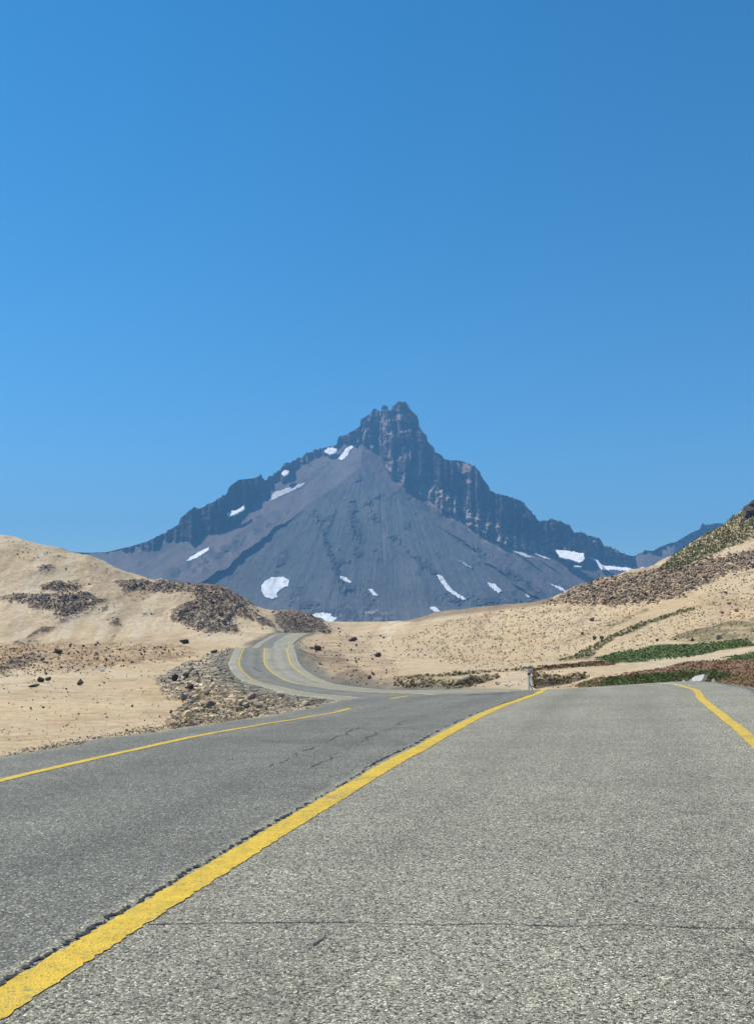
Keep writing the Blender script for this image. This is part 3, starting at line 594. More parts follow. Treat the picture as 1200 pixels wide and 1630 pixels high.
# buttresses on the summit block and the left crest
for cx, wd_, am in ((612, 9, 55), (641, 13, 60), (585, 10, 45), (560, 10, 40), (700, 22, 30), (665, 9, 45), (740, 18, 30), (790, 24, 30), (835, 12, 50), (885, 12, 60), (925, 12, 50), (955, 10, 40), (395, 22, 60), (345, 22, 40), (300, 12, 50), (1130, 20, 40), (1085, 18, 30), (1040, 8, 30)):
    D -= incl * (1 - brk_) * am * np.sqrt(np.clip(1 - np.abs((PX - cx - .15 * (PY - skym[None])) / wd_) ** 2, 0, 1))
def s7(l): return [(540 + x / 7.5, 640 + y / 7.5) for x, y in l]
def s3(l): return [(480 + x / 3.529, 620 + y / 3.529) for x, y in l]
LIT_SHELF = [s7([(690, 150), (740, 125), (810, 120), (900, 170), (930, 215), (870, 240), (760, 225), (690, 205)]), s7([(520, 260), (560, 215), (640, 200), (700, 210), (700, 228), (600, 235), (550, 290), (535, 360), (512, 350)]),
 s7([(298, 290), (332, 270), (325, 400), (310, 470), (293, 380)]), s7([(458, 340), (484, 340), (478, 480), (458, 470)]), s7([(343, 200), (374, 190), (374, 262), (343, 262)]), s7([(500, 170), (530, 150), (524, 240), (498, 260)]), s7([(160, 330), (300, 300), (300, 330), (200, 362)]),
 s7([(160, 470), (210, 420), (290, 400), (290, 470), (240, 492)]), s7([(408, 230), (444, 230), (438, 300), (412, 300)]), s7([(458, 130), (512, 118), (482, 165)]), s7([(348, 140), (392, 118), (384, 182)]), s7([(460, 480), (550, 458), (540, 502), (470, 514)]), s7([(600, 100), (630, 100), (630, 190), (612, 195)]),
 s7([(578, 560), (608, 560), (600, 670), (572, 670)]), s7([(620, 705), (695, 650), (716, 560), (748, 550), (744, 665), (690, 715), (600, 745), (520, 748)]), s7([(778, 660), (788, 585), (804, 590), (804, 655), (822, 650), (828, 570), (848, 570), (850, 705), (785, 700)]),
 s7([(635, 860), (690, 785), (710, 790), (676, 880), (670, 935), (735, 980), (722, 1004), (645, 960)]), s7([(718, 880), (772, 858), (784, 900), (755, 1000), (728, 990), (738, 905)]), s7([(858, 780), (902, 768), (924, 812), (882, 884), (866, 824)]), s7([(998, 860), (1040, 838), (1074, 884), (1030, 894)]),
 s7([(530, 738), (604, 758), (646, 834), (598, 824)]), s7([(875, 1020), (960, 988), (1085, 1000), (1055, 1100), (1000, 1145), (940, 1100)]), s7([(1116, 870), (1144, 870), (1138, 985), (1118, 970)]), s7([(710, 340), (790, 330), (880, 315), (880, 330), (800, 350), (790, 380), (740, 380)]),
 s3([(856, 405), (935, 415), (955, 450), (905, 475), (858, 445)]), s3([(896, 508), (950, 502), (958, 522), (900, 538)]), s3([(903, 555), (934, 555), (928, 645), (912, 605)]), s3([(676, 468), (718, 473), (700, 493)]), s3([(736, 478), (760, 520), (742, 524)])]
TANP = [s7([(550, 338), (682, 338), (694, 400), (644, 455), (556, 445)])]
RUBB = [s3([(630, 540), (720, 530), (800, 565), (885, 600), (905, 655), (965, 690), (1010, 740), (1090, 790), (1150, 850), (1060, 840), (980, 775), (900, 745), (840, 705), (780, 655), (700, 605)]), k3_([(300, 70), (360, 100), (430, 170), (520, 200), (600, 260), (660, 280), (760, 320), (740, 340), (640, 320), (560, 290), (500, 250), (400, 200), (320, 120)])]
def mmask(polys, j=1.2, f=.35):
    a_ = PX + j * fbm(PX * f, PY * f, s=270, o=3, g=.7); b_ = PY + j * fbm(PX * f, PY * f, s=271, o=3, g=.7); m_ = np.zeros(PX.shape, bool)
    for p in polys: m_ |= inpoly(a_, b_, p)
    m_ = m_.astype(float); m_[1:-1] = (m_[:-2] + 2 * m_[1:-1] + m_[2:]) / 4; m_[:, 1:-1] = (m_[:, :-2] + 2 * m_[:, 1:-1] + m_[:, 2:]) / 4
    return m_
lit_shelf, tanp, rubb = mmask(LIT_SHELF), mmask(TANP), mmask(RUBB, 3, .15)
cat = np.clip(lit_shelf + .8 * tanp + .75 * rubb * (fbm(PX * .16 + .08 * PY, PY * .22, s=273, o=4) > -.05), 0, 1)
acc = np.zeros(PX.shape)
for r_ in range(NT - 2, -1, -1):
    dp_ = PY[r_ + 1] - PY[r_]; acc[r_] = acc[r_ + 1] * .955 ** dp_ + 5.5 * dp_ * cat[r_]
    acc[r_] = .25 * np.roll(acc[r_], 1) + .5 * acc[r_] + .25 * np.roll(acc[r_], -1)
D += acc - 4 * sstep(0, 60, acc)
D -= 4 * lit_shelf + 8 * rubb * ridged(PX * .16 + .08 * PY, PY * .2, s=272, o=3)
MV = P(PX, PY, D)
mc = np.zeros(PX.shape + (3,)) + np.array([.102, .104, .106])
def mlay(m_, c, k=1.0):
    global mc
    a = np.clip(m_ * k, 0, 1)[..., None]; mc = mc * (1 - a) + np.array(c) * a
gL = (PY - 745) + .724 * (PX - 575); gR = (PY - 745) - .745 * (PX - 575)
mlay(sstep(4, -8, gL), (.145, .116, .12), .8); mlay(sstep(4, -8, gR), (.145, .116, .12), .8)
mlay(sstep(.0, .5, fbm(ang * 12, rad * .01, s=250, o=5)) , (.12, .11, .105), .7)
mlay(sstep(.1, .4, fbm(ang * 42, rad * .008, s=251, o=4)), (.078, .083, .09), .4); mlay(sstep(.12, .4, fbm(ang * 60, rad * .008, s=256, o=4)), (.13, .125, .12), .4)
mlay(sstep(935, 1000, PY + 14 * fbm(PX * .02, PY * .03, s=252, o=4)), (.15, .135, .115), .6)
mlay(out, (.05, .052, .06), .8); mlay(sstep(.15, .35, fbm(PX * .05 + PY * .07, PY * .02 - PX * .01, s=262, o=5)) * (gL < -6) * (1 - incl), (.075, .07, .08), .6); mlay(sstep(.15, .4, fbm(PX * .02, PY * .02, s=263, o=5)) * (1 - incl), (.14, .135, .13), .5)
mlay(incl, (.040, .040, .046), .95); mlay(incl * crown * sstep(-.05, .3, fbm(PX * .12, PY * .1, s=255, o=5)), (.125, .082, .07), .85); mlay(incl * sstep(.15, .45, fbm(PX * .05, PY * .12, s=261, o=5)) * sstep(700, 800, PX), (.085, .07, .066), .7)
mlay(incl * low_ * (PX > 760) * sstep(-.02, .15, fbm(PX * .11 + .06 * PY, PY * .14, s=258, o=5)), (.22, .17, .15), .8)
mlay(incl * sstep(-.12, .12, fbm(PX * .09 + PY * .05, PY * .10, s=264, o=5)) * (sstep(425, 445, PX) * sstep(545, 530, PX) + .8 * sstep(262, 245, PX) + .5 * sstep(.1, .3, fbm(PX * .03, PY * .03, s=265, o=3)) * (PX > 700)), (.15, .118, .12), .85)
mlay(rubb * sstep(-.12, .1, fbm(PX * .16 + .08 * PY, PY * .22, s=273, o=4)), (.34, .26, .22), .9); mlay(lit_shelf, (.27, .205, .185), .85); mlay(tanp * sstep(-.15, .1, fbm(PX * .2, PY * .4, s=274, o=3)), (.42, .31, .22), .85)  # sunlight on the cliff ledges and flutes is painted in as paler rock
mlay(.5 * sp_ * sstep(-.12, .12, fbm(PX * .12, PY * .16, s=253, o=4)), (.34, .27, .23), .9)
mlay(band(585, 975, 620, 985, 7) * sstep(0, .3, fbm(PX * .1, PY * .2, s=254)), (.4, .33, .27), .8)
# back of the mountain so that it has a body
back = []
for i, (dy_, f_) in enumerate(((60, .97), (250, .86), (700, .62), (1300, .3), (2000, -.02))):
    b = MV[0].copy(); b[:, 0] *= 1 + dy_ / b[:, 1] * .3; b[:, 1] += dy_; b[:, 2] = MV[0][:, 2] * f_; back.append(b)
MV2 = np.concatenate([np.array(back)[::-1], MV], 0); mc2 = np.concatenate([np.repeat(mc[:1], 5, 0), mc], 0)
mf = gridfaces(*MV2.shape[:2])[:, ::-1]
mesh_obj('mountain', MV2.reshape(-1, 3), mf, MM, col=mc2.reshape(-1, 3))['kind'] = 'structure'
mb = bvh_of(MV2.reshape(-1, 3), mf)

# ------------------------------------------------------------------ snow patches
def k2(l): return [(100 + x / 2.609, 680 + y / 2.609) for x, y in l]
def k1(l): return [(480 + x / 3.529, 620 + y / 3.529) for x, y in l]
def k3(l): return [(560 + x / 2.4, 740 + y / 2.4) for x, y in l]
SNOW = [
 (k2([(825, 655), (840, 638), (870, 624), (915, 622), (941, 635), (936, 660), (905, 672), (888, 690), (893, 708), (865, 716), (838, 700), (826, 680)]), 'largest white snow patch, bean shaped, low on the left front of the mountain'),
 (k2([(1035, 778), (1070, 770), (1115, 775), (1112, 786), (1140, 790), (1130, 806), (1100, 808), (1050, 792)]), 'flat white snow patch at the mountain foot above the end of the road'),
 (k2([(1152, 618), (1172, 622), (1202, 645), (1185, 645), (1155, 632)]), 'small slanted snow sliver right of the bean shaped snow patch'),
 (k2([(515, 552), (560, 520), (606, 498), (604, 512), (560, 540), (525, 556)]), 'narrow snow streak on the lower left scree above the dark outcrops'),
 (k2([(678, 362), (700, 347), (720, 345), (752, 325), (757, 340), (715, 362), (690, 371)]), 'two-lobed snow patch just below the left cliff of the mountain'),
 (k2([(850, 300), (880, 270), (930, 252), (1012, 228), (985, 250), (900, 288), (862, 306)]), 'long greyish snow streak on the left scree under the crest'),
 (k2([(908, 192), (920, 178), (942, 182), (935, 196), (920, 204)]), 'small round snow spot on the left crest of the mountain'),
 (k1([(128, 345), (145, 330), (175, 325), (202, 335), (190, 355), (160, 366), (140, 358)]), 'rounded snow patch left of the summit block on the crest'),
 (k1([(206, 388), (235, 350), (250, 330), (280, 312), (300, 316), (270, 345), (258, 372), (228, 396)]), 'zigzag snow patch directly left of and below the summit block'),
 (k1([(378, 312), (394, 306), (406, 320), (390, 328)]), 'tiny bright snow spot at the foot of the summit block'),
 (k2([(388, 640), (408, 628), (426, 640), (415, 652)]), 'snow patch peeking over the left sand hill'),
 (k2([(110, 545), (150, 550), (185, 558), (178, 568), (130, 560)]), 'thin dirty snow patch at the far left foot of the mountain'),
 (k3([(325, 418), (345, 425), (360, 448), (385, 478), (437, 512), (425, 516), (370, 484), (340, 448)]), 'long steep tapering snow tongue right of centre on the front face'),
 (k3([(518, 450), (545, 454), (575, 482), (562, 489), (532, 468)]), 'slanted oval snow patch between the steep tongue and the outcrop line'),
 (k3([(63, 474), (80, 476), (100, 500), (84, 499)]), 'small snow patch low in the middle of the front face'),
 (k3([(298, 545), (316, 540), (340, 560), (318, 563)]), 'small triangular snow patch at the foot above the right sand hill'),
 (k3([(778, 324), (820, 327), (885, 338), (890, 360), (872, 372), (830, 360), (795, 352)]), 'broad white snowfield under the right cliffs'),
 (k3([(912, 352), (935, 362), (958, 384), (1000, 388), (1050, 392), (1092, 402), (1112, 388), (1122, 396), (1115, 412), (1095, 416), (1050, 404), (955, 400), (940, 378)]), 'long snow ribbon across the saddle at the right end of the mountain'),
 (k3([(618, 328), (660, 338), (692, 353), (665, 352)]), 'thin grey snow streak below the right cliffs, left of the broad snowfield'),
 (k3([(700, 338), (740, 350), (762, 360), (735, 357)]), 'faint short snow streak immediately left of the broad snowfield'),
 (k3([(850, 384), (880, 387), (872, 395), (855, 392)]), 'small snow fleck just below the broad snowfield'),
 (k3([(760, 454), (800, 468), (834, 488), (815, 487), (780, 470)]), 'slim snow streak just above the rubble crest of the right hill'),
 (k3([(410, 364), (428, 372), (460, 394), (440, 388)]), 'faint thin snow streak high in the middle of the right scree'),
 (k3([(663, 495), (688, 503), (676, 507)]), 'tiny snow fleck on the lower right scree'),
 (c6([(912, 118), (930, 108), (958, 112), (962, 126), (925, 130)]), 'low pale snow patch at the gap between the two sand hills'),
]
MS2 = mat_snow('dirty_snow', .55)
LIFT = {4, 6, 7, 9, 10, 16, 17, 18, 19, 20}
def snow_patch(poly, label, k):
    poly = np.array(poly); b = []
    for i in range(len(poly)):
        a, c = poly[i], poly[(i + 1) % len(poly)]; n = max(2, int(np.hypot(*(c - a)) / .9))
        for j in range(n): b.append(a + (c - a) * j / n)
    b = np.array(b); b += min(1.5, .28 * min(np.ptp(poly[:, 0]), np.ptp(poly[:, 1])) ** .7) * np.stack([fbm(b[:, 0] * .45, b[:, 1] * .45, s=300 + k, o=3, g=.8), fbm(b[:, 0] * .45, b[:, 1] * .45, s=330 + k, o=3, g=.8)], 1)
    g = np.stack(np.meshgrid(np.arange(poly[:, 0].min(), poly[:, 0].max(), 1.6), np.arange(poly[:, 1].min(), poly[:, 1].max(), 1.6)), -1).reshape(-1, 2)
    g = g[inpoly(g[:, 0], g[:, 1], b)]
    allp = [Vector(p) for p in np.vstack([b, g])] if len(g) else [Vector(p) for p in b]
    nb = len(b)
    r = geometry.delaunay_2d_cdt(allp, [(i, (i + 1) % nb) for i in range(nb)], [], 1, 1e-4)
    vs, fs = r[0], r[2]; V = []; keep = {}; O = Vector((0, 0, CAMH)); ds = []
    for v in vs:
        d = ray(v.x, v.y); h = mb.ray_cast(O, d, 20000); ds.append(h[3] if h[0] else None)
    med = np.median([d for d in ds if d]) if any(ds) else 4000
    dsf = [(d if d and abs(d - med) < 260 else med) for d in ds]
    if k in LIFT:
        y0_ = np.mean([v.y for v in vs]); x0_ = np.mean([v.x for v in vs])
        pl_ = [-7.0 * (v.y - y0_) - 1.5 * (v.x - x0_) * (abs(v.x - x0_) < 25) for v in vs]
        sh0 = min(d - p_ for d, p_ in zip(dsf, pl_)); dsf = [p_ + sh0 for p_ in pl_]
    for v, d in zip(vs, dsf): V.append(O + ray(v.x, v.y) * (d - (30.0 if k in LIFT else 7.0)))
    n = len(V); Vb = [v + Vector((0, 12, -4)) for v in V]
    cnt = {}
    for f in fs:
        for i in range(len(f)):
            e = (f[i], f[(i + 1) % len(f)]); cnt[tuple(sorted(e))] = cnt.get(tuple(sorted(e)), []) + [e]
    faces = [list(f) for f in fs] + [[i + n for i in f][::-1] for f in fs] + [[e[0][1], e[0][0], e[0][0] + n, e[0][1] + n] for e in cnt.values() if len(e) == 1]
    cen = sum(V, Vector()) / n
    o = mesh_obj('snow_patch', np.array([tuple(v - cen) for v in V + Vb]), faces, MS2 if k in (5, 11, 18, 19, 22, 24) else MS); o.location = cen
    tag(o, label, 'snow patch', 'snow patches on the mountain')
for k, (p_, l_) in enumerate(SNOW): snow_patch(p_, l_, k)

# ------------------------------------------------------------------ rocks
def rock_arrays(seed, sub=2, cuts=9, flat=.75):
    import bmesh
    r = np.random.default_rng(seed); bm = bmesh.new(); bmesh.ops.create_icosphere(bm, subdivisions=sub, radius=1.0)
    V = np.array([v.co[:] for v in bm.verts]); Fc = [[v.index for v in f.verts] for f in bm.faces]; bm.free()
    for _ in range(cuts):
        n = r.normal(size=3); n /= np.linalg.norm(n); d = r.uniform(.42, .8); s = V @ n; m_ = s > d; V[m_] -= np.outer(s[m_] - d, n)
    V += .07 * np.stack([vnoise(V[:, 0] * 2.5 + 9, V[:, 1] * 2.5, V[:, 2] * 2.5 + .3, s=seed + i) for i in range(3)], 1)
    V *= np.array([1, r.uniform(.65, .95), r.uniform(flat * .7, flat)]); V /= np.abs(V).max()
    V[:, 2] -= V[:, 2].min(); V[:, 2] -= .12
    return V, np.array(Fc)
RK = [rock_arrays(500 + i) for i in range(10)]; 
for sd_ in (3, 7):
    v_, f_ = rock_arrays(540 + sd_, 2, 12, 1.3); zt0 = v_[:, 2].max(); v_ = v_.copy(); tp = np.clip(v_[:, 2] / zt0, 0, 1); v_[:, 0] = v_[:, 0] * (1 - .75 * tp) + .25 * tp; v_[:, 1] *= (1 - .7 * tp); v_[:, 2] *= .8 / zt0; RK.append((v_, f_))
RKL = [rock_arrays(560 + i, 1, 6) for i in range(8)]
m_tan = mat_rock('tan_rock', (.48, .345, .19), (.72, .56, .36)); m_dark = mat_rock('dark_lava_rock', (.06, .048, .042), (.15, .11, .09)); m_red = mat_rock('reddish_rock', (.34, .20, .15), (.52, .36, .29))
m_white = mat_rock('white_rock', (.62, .60, .56), (.82, .80, .77), 3.0); m_grey = mat_rock('grey_rock', (.22, .20, .17), (.42, .37, .31))
meshes = {}
def rock_mesh(i, mat):
    k = (i, mat.name)
    if k not in meshes:
        V, Fc = RK[i]; o = mesh_obj('rock', V, Fc, mat, smooth=False); me = o.data; bpy.data.objects.remove(o); meshes[k] = me
    return meshes[k]
def put_rock(name, px, py, wpx, mat, label, group, var=None, asp=.75, rz=None, cat='rock'):
    h = hit_ground(px, py)
    if h is None: return None
    s = wpx / 2 / F * h.y
    o = bpy.data.objects.new(name, rock_mesh(random.randrange(10) if var is None else var, mat)); C.objects.link(o)
    o.location = h; o.scale = (s, s * random.uniform(.8, 1.1), s * asp / .62); o.rotation_euler = (random.uniform(-.2, .2), random.uniform(-.25, .25), random.uniform(0, 6.28) if rz is None else rz)
    return tag(o, label, cat, group)
# single boulders one can point to
G1 = 'boulders on the left plain'; G2 = 'boulders on the right slope'
for (x, y, w_, mt, lb, g, asp) in [
  (125, 1091, 17, m_dark, 'dark pointed boulder standing alone on the left sand flat', G1, 1.0),
  (64, 1086, 12, m_dark, 'dark boulder left of the pointed one on the left flat', G1, .7),
  (77, 1084, 10, m_dark, 'smaller dark boulder touching the left boulder pair', G1, .7),
  (53, 1094, 22, m_dark, 'low flat dark slab below the boulder pair on the left flat', G1, .25),
  (92, 1040, 16, m_dark, 'dark tilted slab on the brown hummocks at the left', G1, .6),
  (162, 1069, 9, m_white, 'small pale boulder on the edge of the left flat', G1, .5),
  (293, 1025, 18, m_dark, 'dark low boulder heap on the flat beneath the left lava slope', G1, .55),
  (341, 1040, 12, m_dark, 'dark boulder beside the gravel shoulder of the far curve', G1, .5),
  (336, 1085, 8, m_dark, 'small dark triangular boulder on the grey bank below the far curve', G1, .9),
  (272, 1136, 8, m_dark, 'small dark boulder on sand left of the rubble bank', G1, .8),
  (562, 1021, 16, m_dark, 'dark reddish boulder right of the far road top', G2, .6),
  (505, 1036, 15, m_dark, 'dark boulder on the cut bank right of the far curve', G2, .7),
  (496, 1034, 8, m_dark, 'small dark boulder left of the cut bank boulder', G2, .7),
  (602, 1046, 12, m_dark, 'dark boulder in the middle of the brown slope', G2, .6),
  (588, 1081, 9, m_dark, 'dark boulder at the left end of the green strip', G2, .8),
  (594, 1075, 7, m_dark, 'small dark boulder above the green strip', G2, .8),
  (942, 989, 10, m_dark, 'rounded dark boulder high on the dotted sand slope', G2, .8),
  (927, 1010, 7, m_dark, 'small dark boulder on the thin diagonal track', G2, .7),
  (946, 1019, 8, m_dark, 'left one of two dark boulders on the olive diagonal', G2, .8),
  (957, 1017, 9, m_dark, 'right one of two dark boulders on the olive diagonal', G2, .7),
  (1154, 945, 8, m_dark, 'dark boulder right under the rubble crest', G2, .6),
  (1160, 962, 7, m_dark, 'small dark boulder on the upper right sand', G2, .6),
  (1172, 974, 11, m_dark, 'wide dark boulder on the upper right sand', G2, .5),
  (1149, 977, 7, m_dark, 'dark boulder left of the wide one', G2, .8),
  (1102, 1021, 7, m_dark, 'dark boulder above the green meadow', G2, .9),
  (1074, 1019, 7, m_dark, 'dark boulder second from left above the meadow', G2, .7),
  (1046, 1021, 7, m_dark, 'dark boulder leftmost above the meadow', G2, .6),
  (1145, 1018, 13, m_grey, 'pale grey boulder at the upper edge of the meadow', G2, .7),
  (1165, 903, 13, m_tan, 'big pale tan boulder on the rubble crest at the right', G2, .6),
  (1098, 903, 6, m_tan, 'small pale tan boulder on the rubble crest', G2, .6),
  (300, 1112, 17, m_red, 'pinkish slab at the left of the rubble bank', G1, .7),
  (302, 1098, 15, m_dark, 'dark slab above the pinkish slab in the rubble bank', G1, .7),
  (330, 1107, 12, m_red, 'pink boulder with dark side in the rubble bank', G1, .7)]:
    pt_ = 'pointed boulder standing' in lb or 'triangular' in lb
    put_rock('boulder', x, y, w_ * (1.15 if pt_ else 1), mt, lb, g, asp=asp * (.8 if pt_ else 1), cat='boulder', var=10 if pt_ else None, rz=.3 if pt_ else None)
# the rubble bank between the near road and the far curve, rock by rock
pp = np.array(LOWRUB); n = 0; tries = 0; small = []
while n < 262 and tries < 6000:
    tries += 1
    x = random.uniform(pp[:, 0].min(), pp[:, 0].max()); y = random.uniform(pp[:, 1].min() , pp[:, 1].max())
    if not inpoly(np.array([x]), np.array([y]), LOWRUB)[0]: continue
    if random.random() > .25 + .75 * sstep(1085, 1125, y) + .5 * (x < 330 and y < 1085) : continue
    if fbm(np.array([x * .03]), np.array([y * .06]), s=140, o=2)[0] < -.12: continue
    h = hit_ground(x, y)
    if h is None: continue
    e = abs(np.min(np.hypot(RD[:, 0] - h.x, RD[:, 1] - h.y)))
    if e < 5.6 or (e < 8.3 and y < 1112 and h.y > 60): continue
    w_ = min(17, 3.4 * random.random() ** -.48) * (.75 if y < 1080 else 1)
    if x > 520: w_ *= .7
    dk = y < 1085 and x < 330
    mt = random.choice([m_grey, m_grey, m_dark, m_red] if dk else [m_tan, m_tan, m_tan, m_tan, m_red, m_grey])
    if put_rock('rock', x + random.gauss(0, 3), y + random.gauss(0, 1.5), w_, mt, 'angular rubble rock lying in the bank between the near road and the far curve', 'rubble rocks in the bank', asp=random.uniform(.5, 1.0)): n += 1
# white rock group on the right road edge
def edge_rock(name, px, py, wpx, hpx, dist, mat, label, group, var, rot=(0, 0, 0), cat='rock'):
    p = P(px, py, dist); z = tb.ray_cast(Vector((p[0], p[1], 50)), Vector((0, 0, -1)), 200)[0]
    o = bpy.data.objects.new(name, rock_mesh(var, mat)); C.objects.link(o); s = wpx / 2 / F * dist; zz = z.z if z else p[2]
    hgt = max(p[2] - zz, 0) + hpx / F * dist
    o.location = (p[0], p[1], zz); V = RK[var][0]; o.scale = (s, s * .8, hgt / (V[:, 2].max())); o.rotation_euler = rot
    return tag(o, label, cat, group)
G3 = 'stones on the right road edge'
def slab():
    # angular white slab: traced front face with real depth
    f = [(x * .74, z * .74) for x, z in [(0, 0), (.02, .16), (.19, .27), (.36, .31), (.62, .37), (.60, .20), (.54, .08), (.45, 0)]]
    V = [(x - .3, -.3 + .9 * z, z) for x, z in f] + [(x * .9 - .22, .2 + .1 * z, z * .86) for x, z in f]; n = len(f)
    fs = [list(range(n)), list(range(2 * n - 1, n - 1, -1))] + [[i, (i + 1) % n, (i + 1) % n + n, i + n][::-1] for i in range(n)]
    return V, fs
p = P(1115.5, 1084, 35.5); zg = tb.ray_cast(Vector((p[0], p[1], 50)), Vector((0, 0, -1)), 200)[0].z
V, fs = slab(); o = mesh_obj('white_rock', V, fs, m_white, smooth=False)
bv = o.modifiers.new('b', 'BEVEL'); bv.width = .02; bv.segments = 2
o.location = (p[0], p[1], p[2] - .02); o.rotation_euler = (0, 0, -.55)
if p[2] - zg > .05: pass
tag(o, 'large white angular rock with dark right side standing on the right road edge', 'rock', G3)
WR = o
edge_rock('rock', 1108, 1083, 7, 10, 36.2, m_grey, 'small rounded rock behind the left shoulder of the white rock', G3, 1)
edge_rock('rock', 1089, 1085.5, 8, 4, 35.0, m_white, 'flat pale stone at the far left of the white rock', G3, 2)
edge_rock('rock', 1098, 1085.5, 6, 4, 35.0, m_white, 'pale stone between the flat stone and the white rock', G3, 3)
edge_rock('rock', 1136, 1085.5, 15, 6, 35.4, m_tan, 'low tan stone lying right of the white rock', G3, 4)

# everything too small or too many to count: merged rocks
def scatter_mesh(name, polys, count, wr, colors, label_kind='stuff', lib=RKL, zasp=(.5, .9), cond=None, jit=1.0, near_=5.0):
    Vs, Fs, Cs = [], [], []; off = 0; P_ = [np.array(p) for p in polys]; ar = np.array([np.ptp(p[:, 0]) * np.ptp(p[:, 1]) for p in P_]); ar = ar / ar.sum(); got = 0; tr_ = 0
    while got < count and tr_ < count * 12:
        tr_ += 1; p = P_[rng.choice(len(P_), p=ar)]
        x = rng.uniform(p[:, 0].min(), p[:, 0].max()); y = rng.uniform(p[:, 1].min(), p[:, 1].max())
        if not inpoly(np.array([x]), np.array([y]), p)[0]: continue
        if cond and not cond(x, y): continue
        h = hit_ground(x + rng.normal() * jit, y + rng.normal() * jit * .6)
        if h is None: continue
        if np.min(np.hypot(RD[::3, 0] - h.x, RD[::3, 1] - h.y)) < near_: continue
        V, Fc = lib[rng.integers(len(lib))]; a = rng.uniform(0, 6.28); ca, sa_ = math.cos(a), math.sin(a)
        s = rng.uniform(*wr) * (1 if rng.random() < .85 else 1.7) / 2 / F * h.y
        W = V * np.array([s, s, s * rng.uniform(*zasp) / .6]); W = np.stack([W[:, 0] * ca - W[:, 1] * sa_, W[:, 0] * sa_ + W[:, 1] * ca, W[:, 2]], 1) + np.array(h)
        Vs.append(W); Fs.append(Fc + off); off += len(V); c = np.array(colors[rng.integers(len(colors))]) * rng.uniform(.7, 1.25); Cs.append(np.repeat(c[None], len(V), 0)); got += 1
    o = mesh_obj(name, np.vstack(Vs), np.vstack(Fs), MCR, smooth=False, col=np.vstack(Cs)); tag(o, kind=label_kind); return o
TANC = [(.50, .39, .26), (.60, .48, .33), (.30, .23, .16), (.2, .15, .11), (.66, .55, .4)]; LAVC = [(.13, .098, .08), (.17, .125, .10), (.22, .165, .13), (.085, .068, .058)]
o = scatter_mesh('hill_rubble', [RUB], 2100, (1.5, 4.4), [(.42, .31, .2), (.5, .39, .26), (.24, .175, .12), (.32, .23, .155), (.17, .125, .09), (.38, .27, .19)], jit=4.5); tag(o, 'band of brown angular rubble along the crest of the right sand hill', 'rubble')
o = scatter_mesh('lava_rubble', LAVA[:5] + [LAVA[6]], 2300, (.9, 2.7), LAVC + [(.2, .15, .12), (.3, .23, .17)], jit=5.0); tag(o, 'dark lava rubble in patches over the left sand hill', 'rubble')
o = scatter_mesh('bank_rubble', [LOWRUB, c6([(0, 560), (100, 585), (500, 532), (900, 487), (1010, 455), (1040, 458), (500, 545), (60, 598), (-600, 720), (-600, 700)])], 1900, (.9, 3.4), TANC + [(.3, .27, .22), (.42, .36, .27)], jit=4.0); tag(o, 'small stones between the larger rocks of the rubble bank', 'stones')
o = scatter_mesh('hummock_stones', [c5([(-30, 575), (200, 556), (500, 553), (830, 570), (900, 610), (560, 665), (400, 690), (130, 705), (-30, 720)]), c5([(-30, 575), (200, 556), (250, 600), (130, 705), (-30, 720)])], 650, (.9, 3.4), [(.24, .165, .105), (.16, .115, .085), (.36, .26, .165), (.11, .08, .065)], jit=4.0); tag(o, 'brown stones over the low hummocks at the foot of the left hill', 'stones')
o = scatter_mesh('edge_gravel', [[(0, 1200), (133, 1174), (250, 1157), (400, 1140), (400, 1147), (250, 1165), (133, 1182), (0, 1208)]], 700, (.9, 2.6), [(.3, .24, .17), (.2, .17, .14), (.45, .36, .24), (.16, .15, .14)], jit=1.5, near_=4.6); tag(o, 'loose gravel and crumbled asphalt along the left pavement edge', 'gravel')
o = scatter_mesh('slope_stones', [c6([(640, 150), (760, 150), (900, 190), (1010, 330), (1090, 380), (900, 375), (760, 320), (690, 240)]), c7([(-60, 60), (200, 100), (300, 200), (200, 320), (0, 300), (-80, 200)]), c7([(820, 240), (880, 250), (1200, 280), (1200, 340), (860, 350), (500, 350)])], 420, (1.0, 3.2), LAVC[:3] + TANC[:4], jit=3); tag(o, 'scattered brown stones beside the far road cut', 'stones')
o = scatter_mesh('plain_stones', [c5([(-30, 570), (900, 560), (1000, 640), (760, 760), (800, 950), (300, 1050), (-30, 1090)]), SPECK[0], SPECK[1], c5([(-30, 60), (100, 70), (300, 130), (560, 210), (500, 250), (100, 150)])], 620, (.9, 2.8), [(.2, .145, .1), (.13, .095, .07), (.3, .22, .15), (.55, .45, .34)]); tag(o, 'small stones strewn over the left sand flat and hill', 'stones')

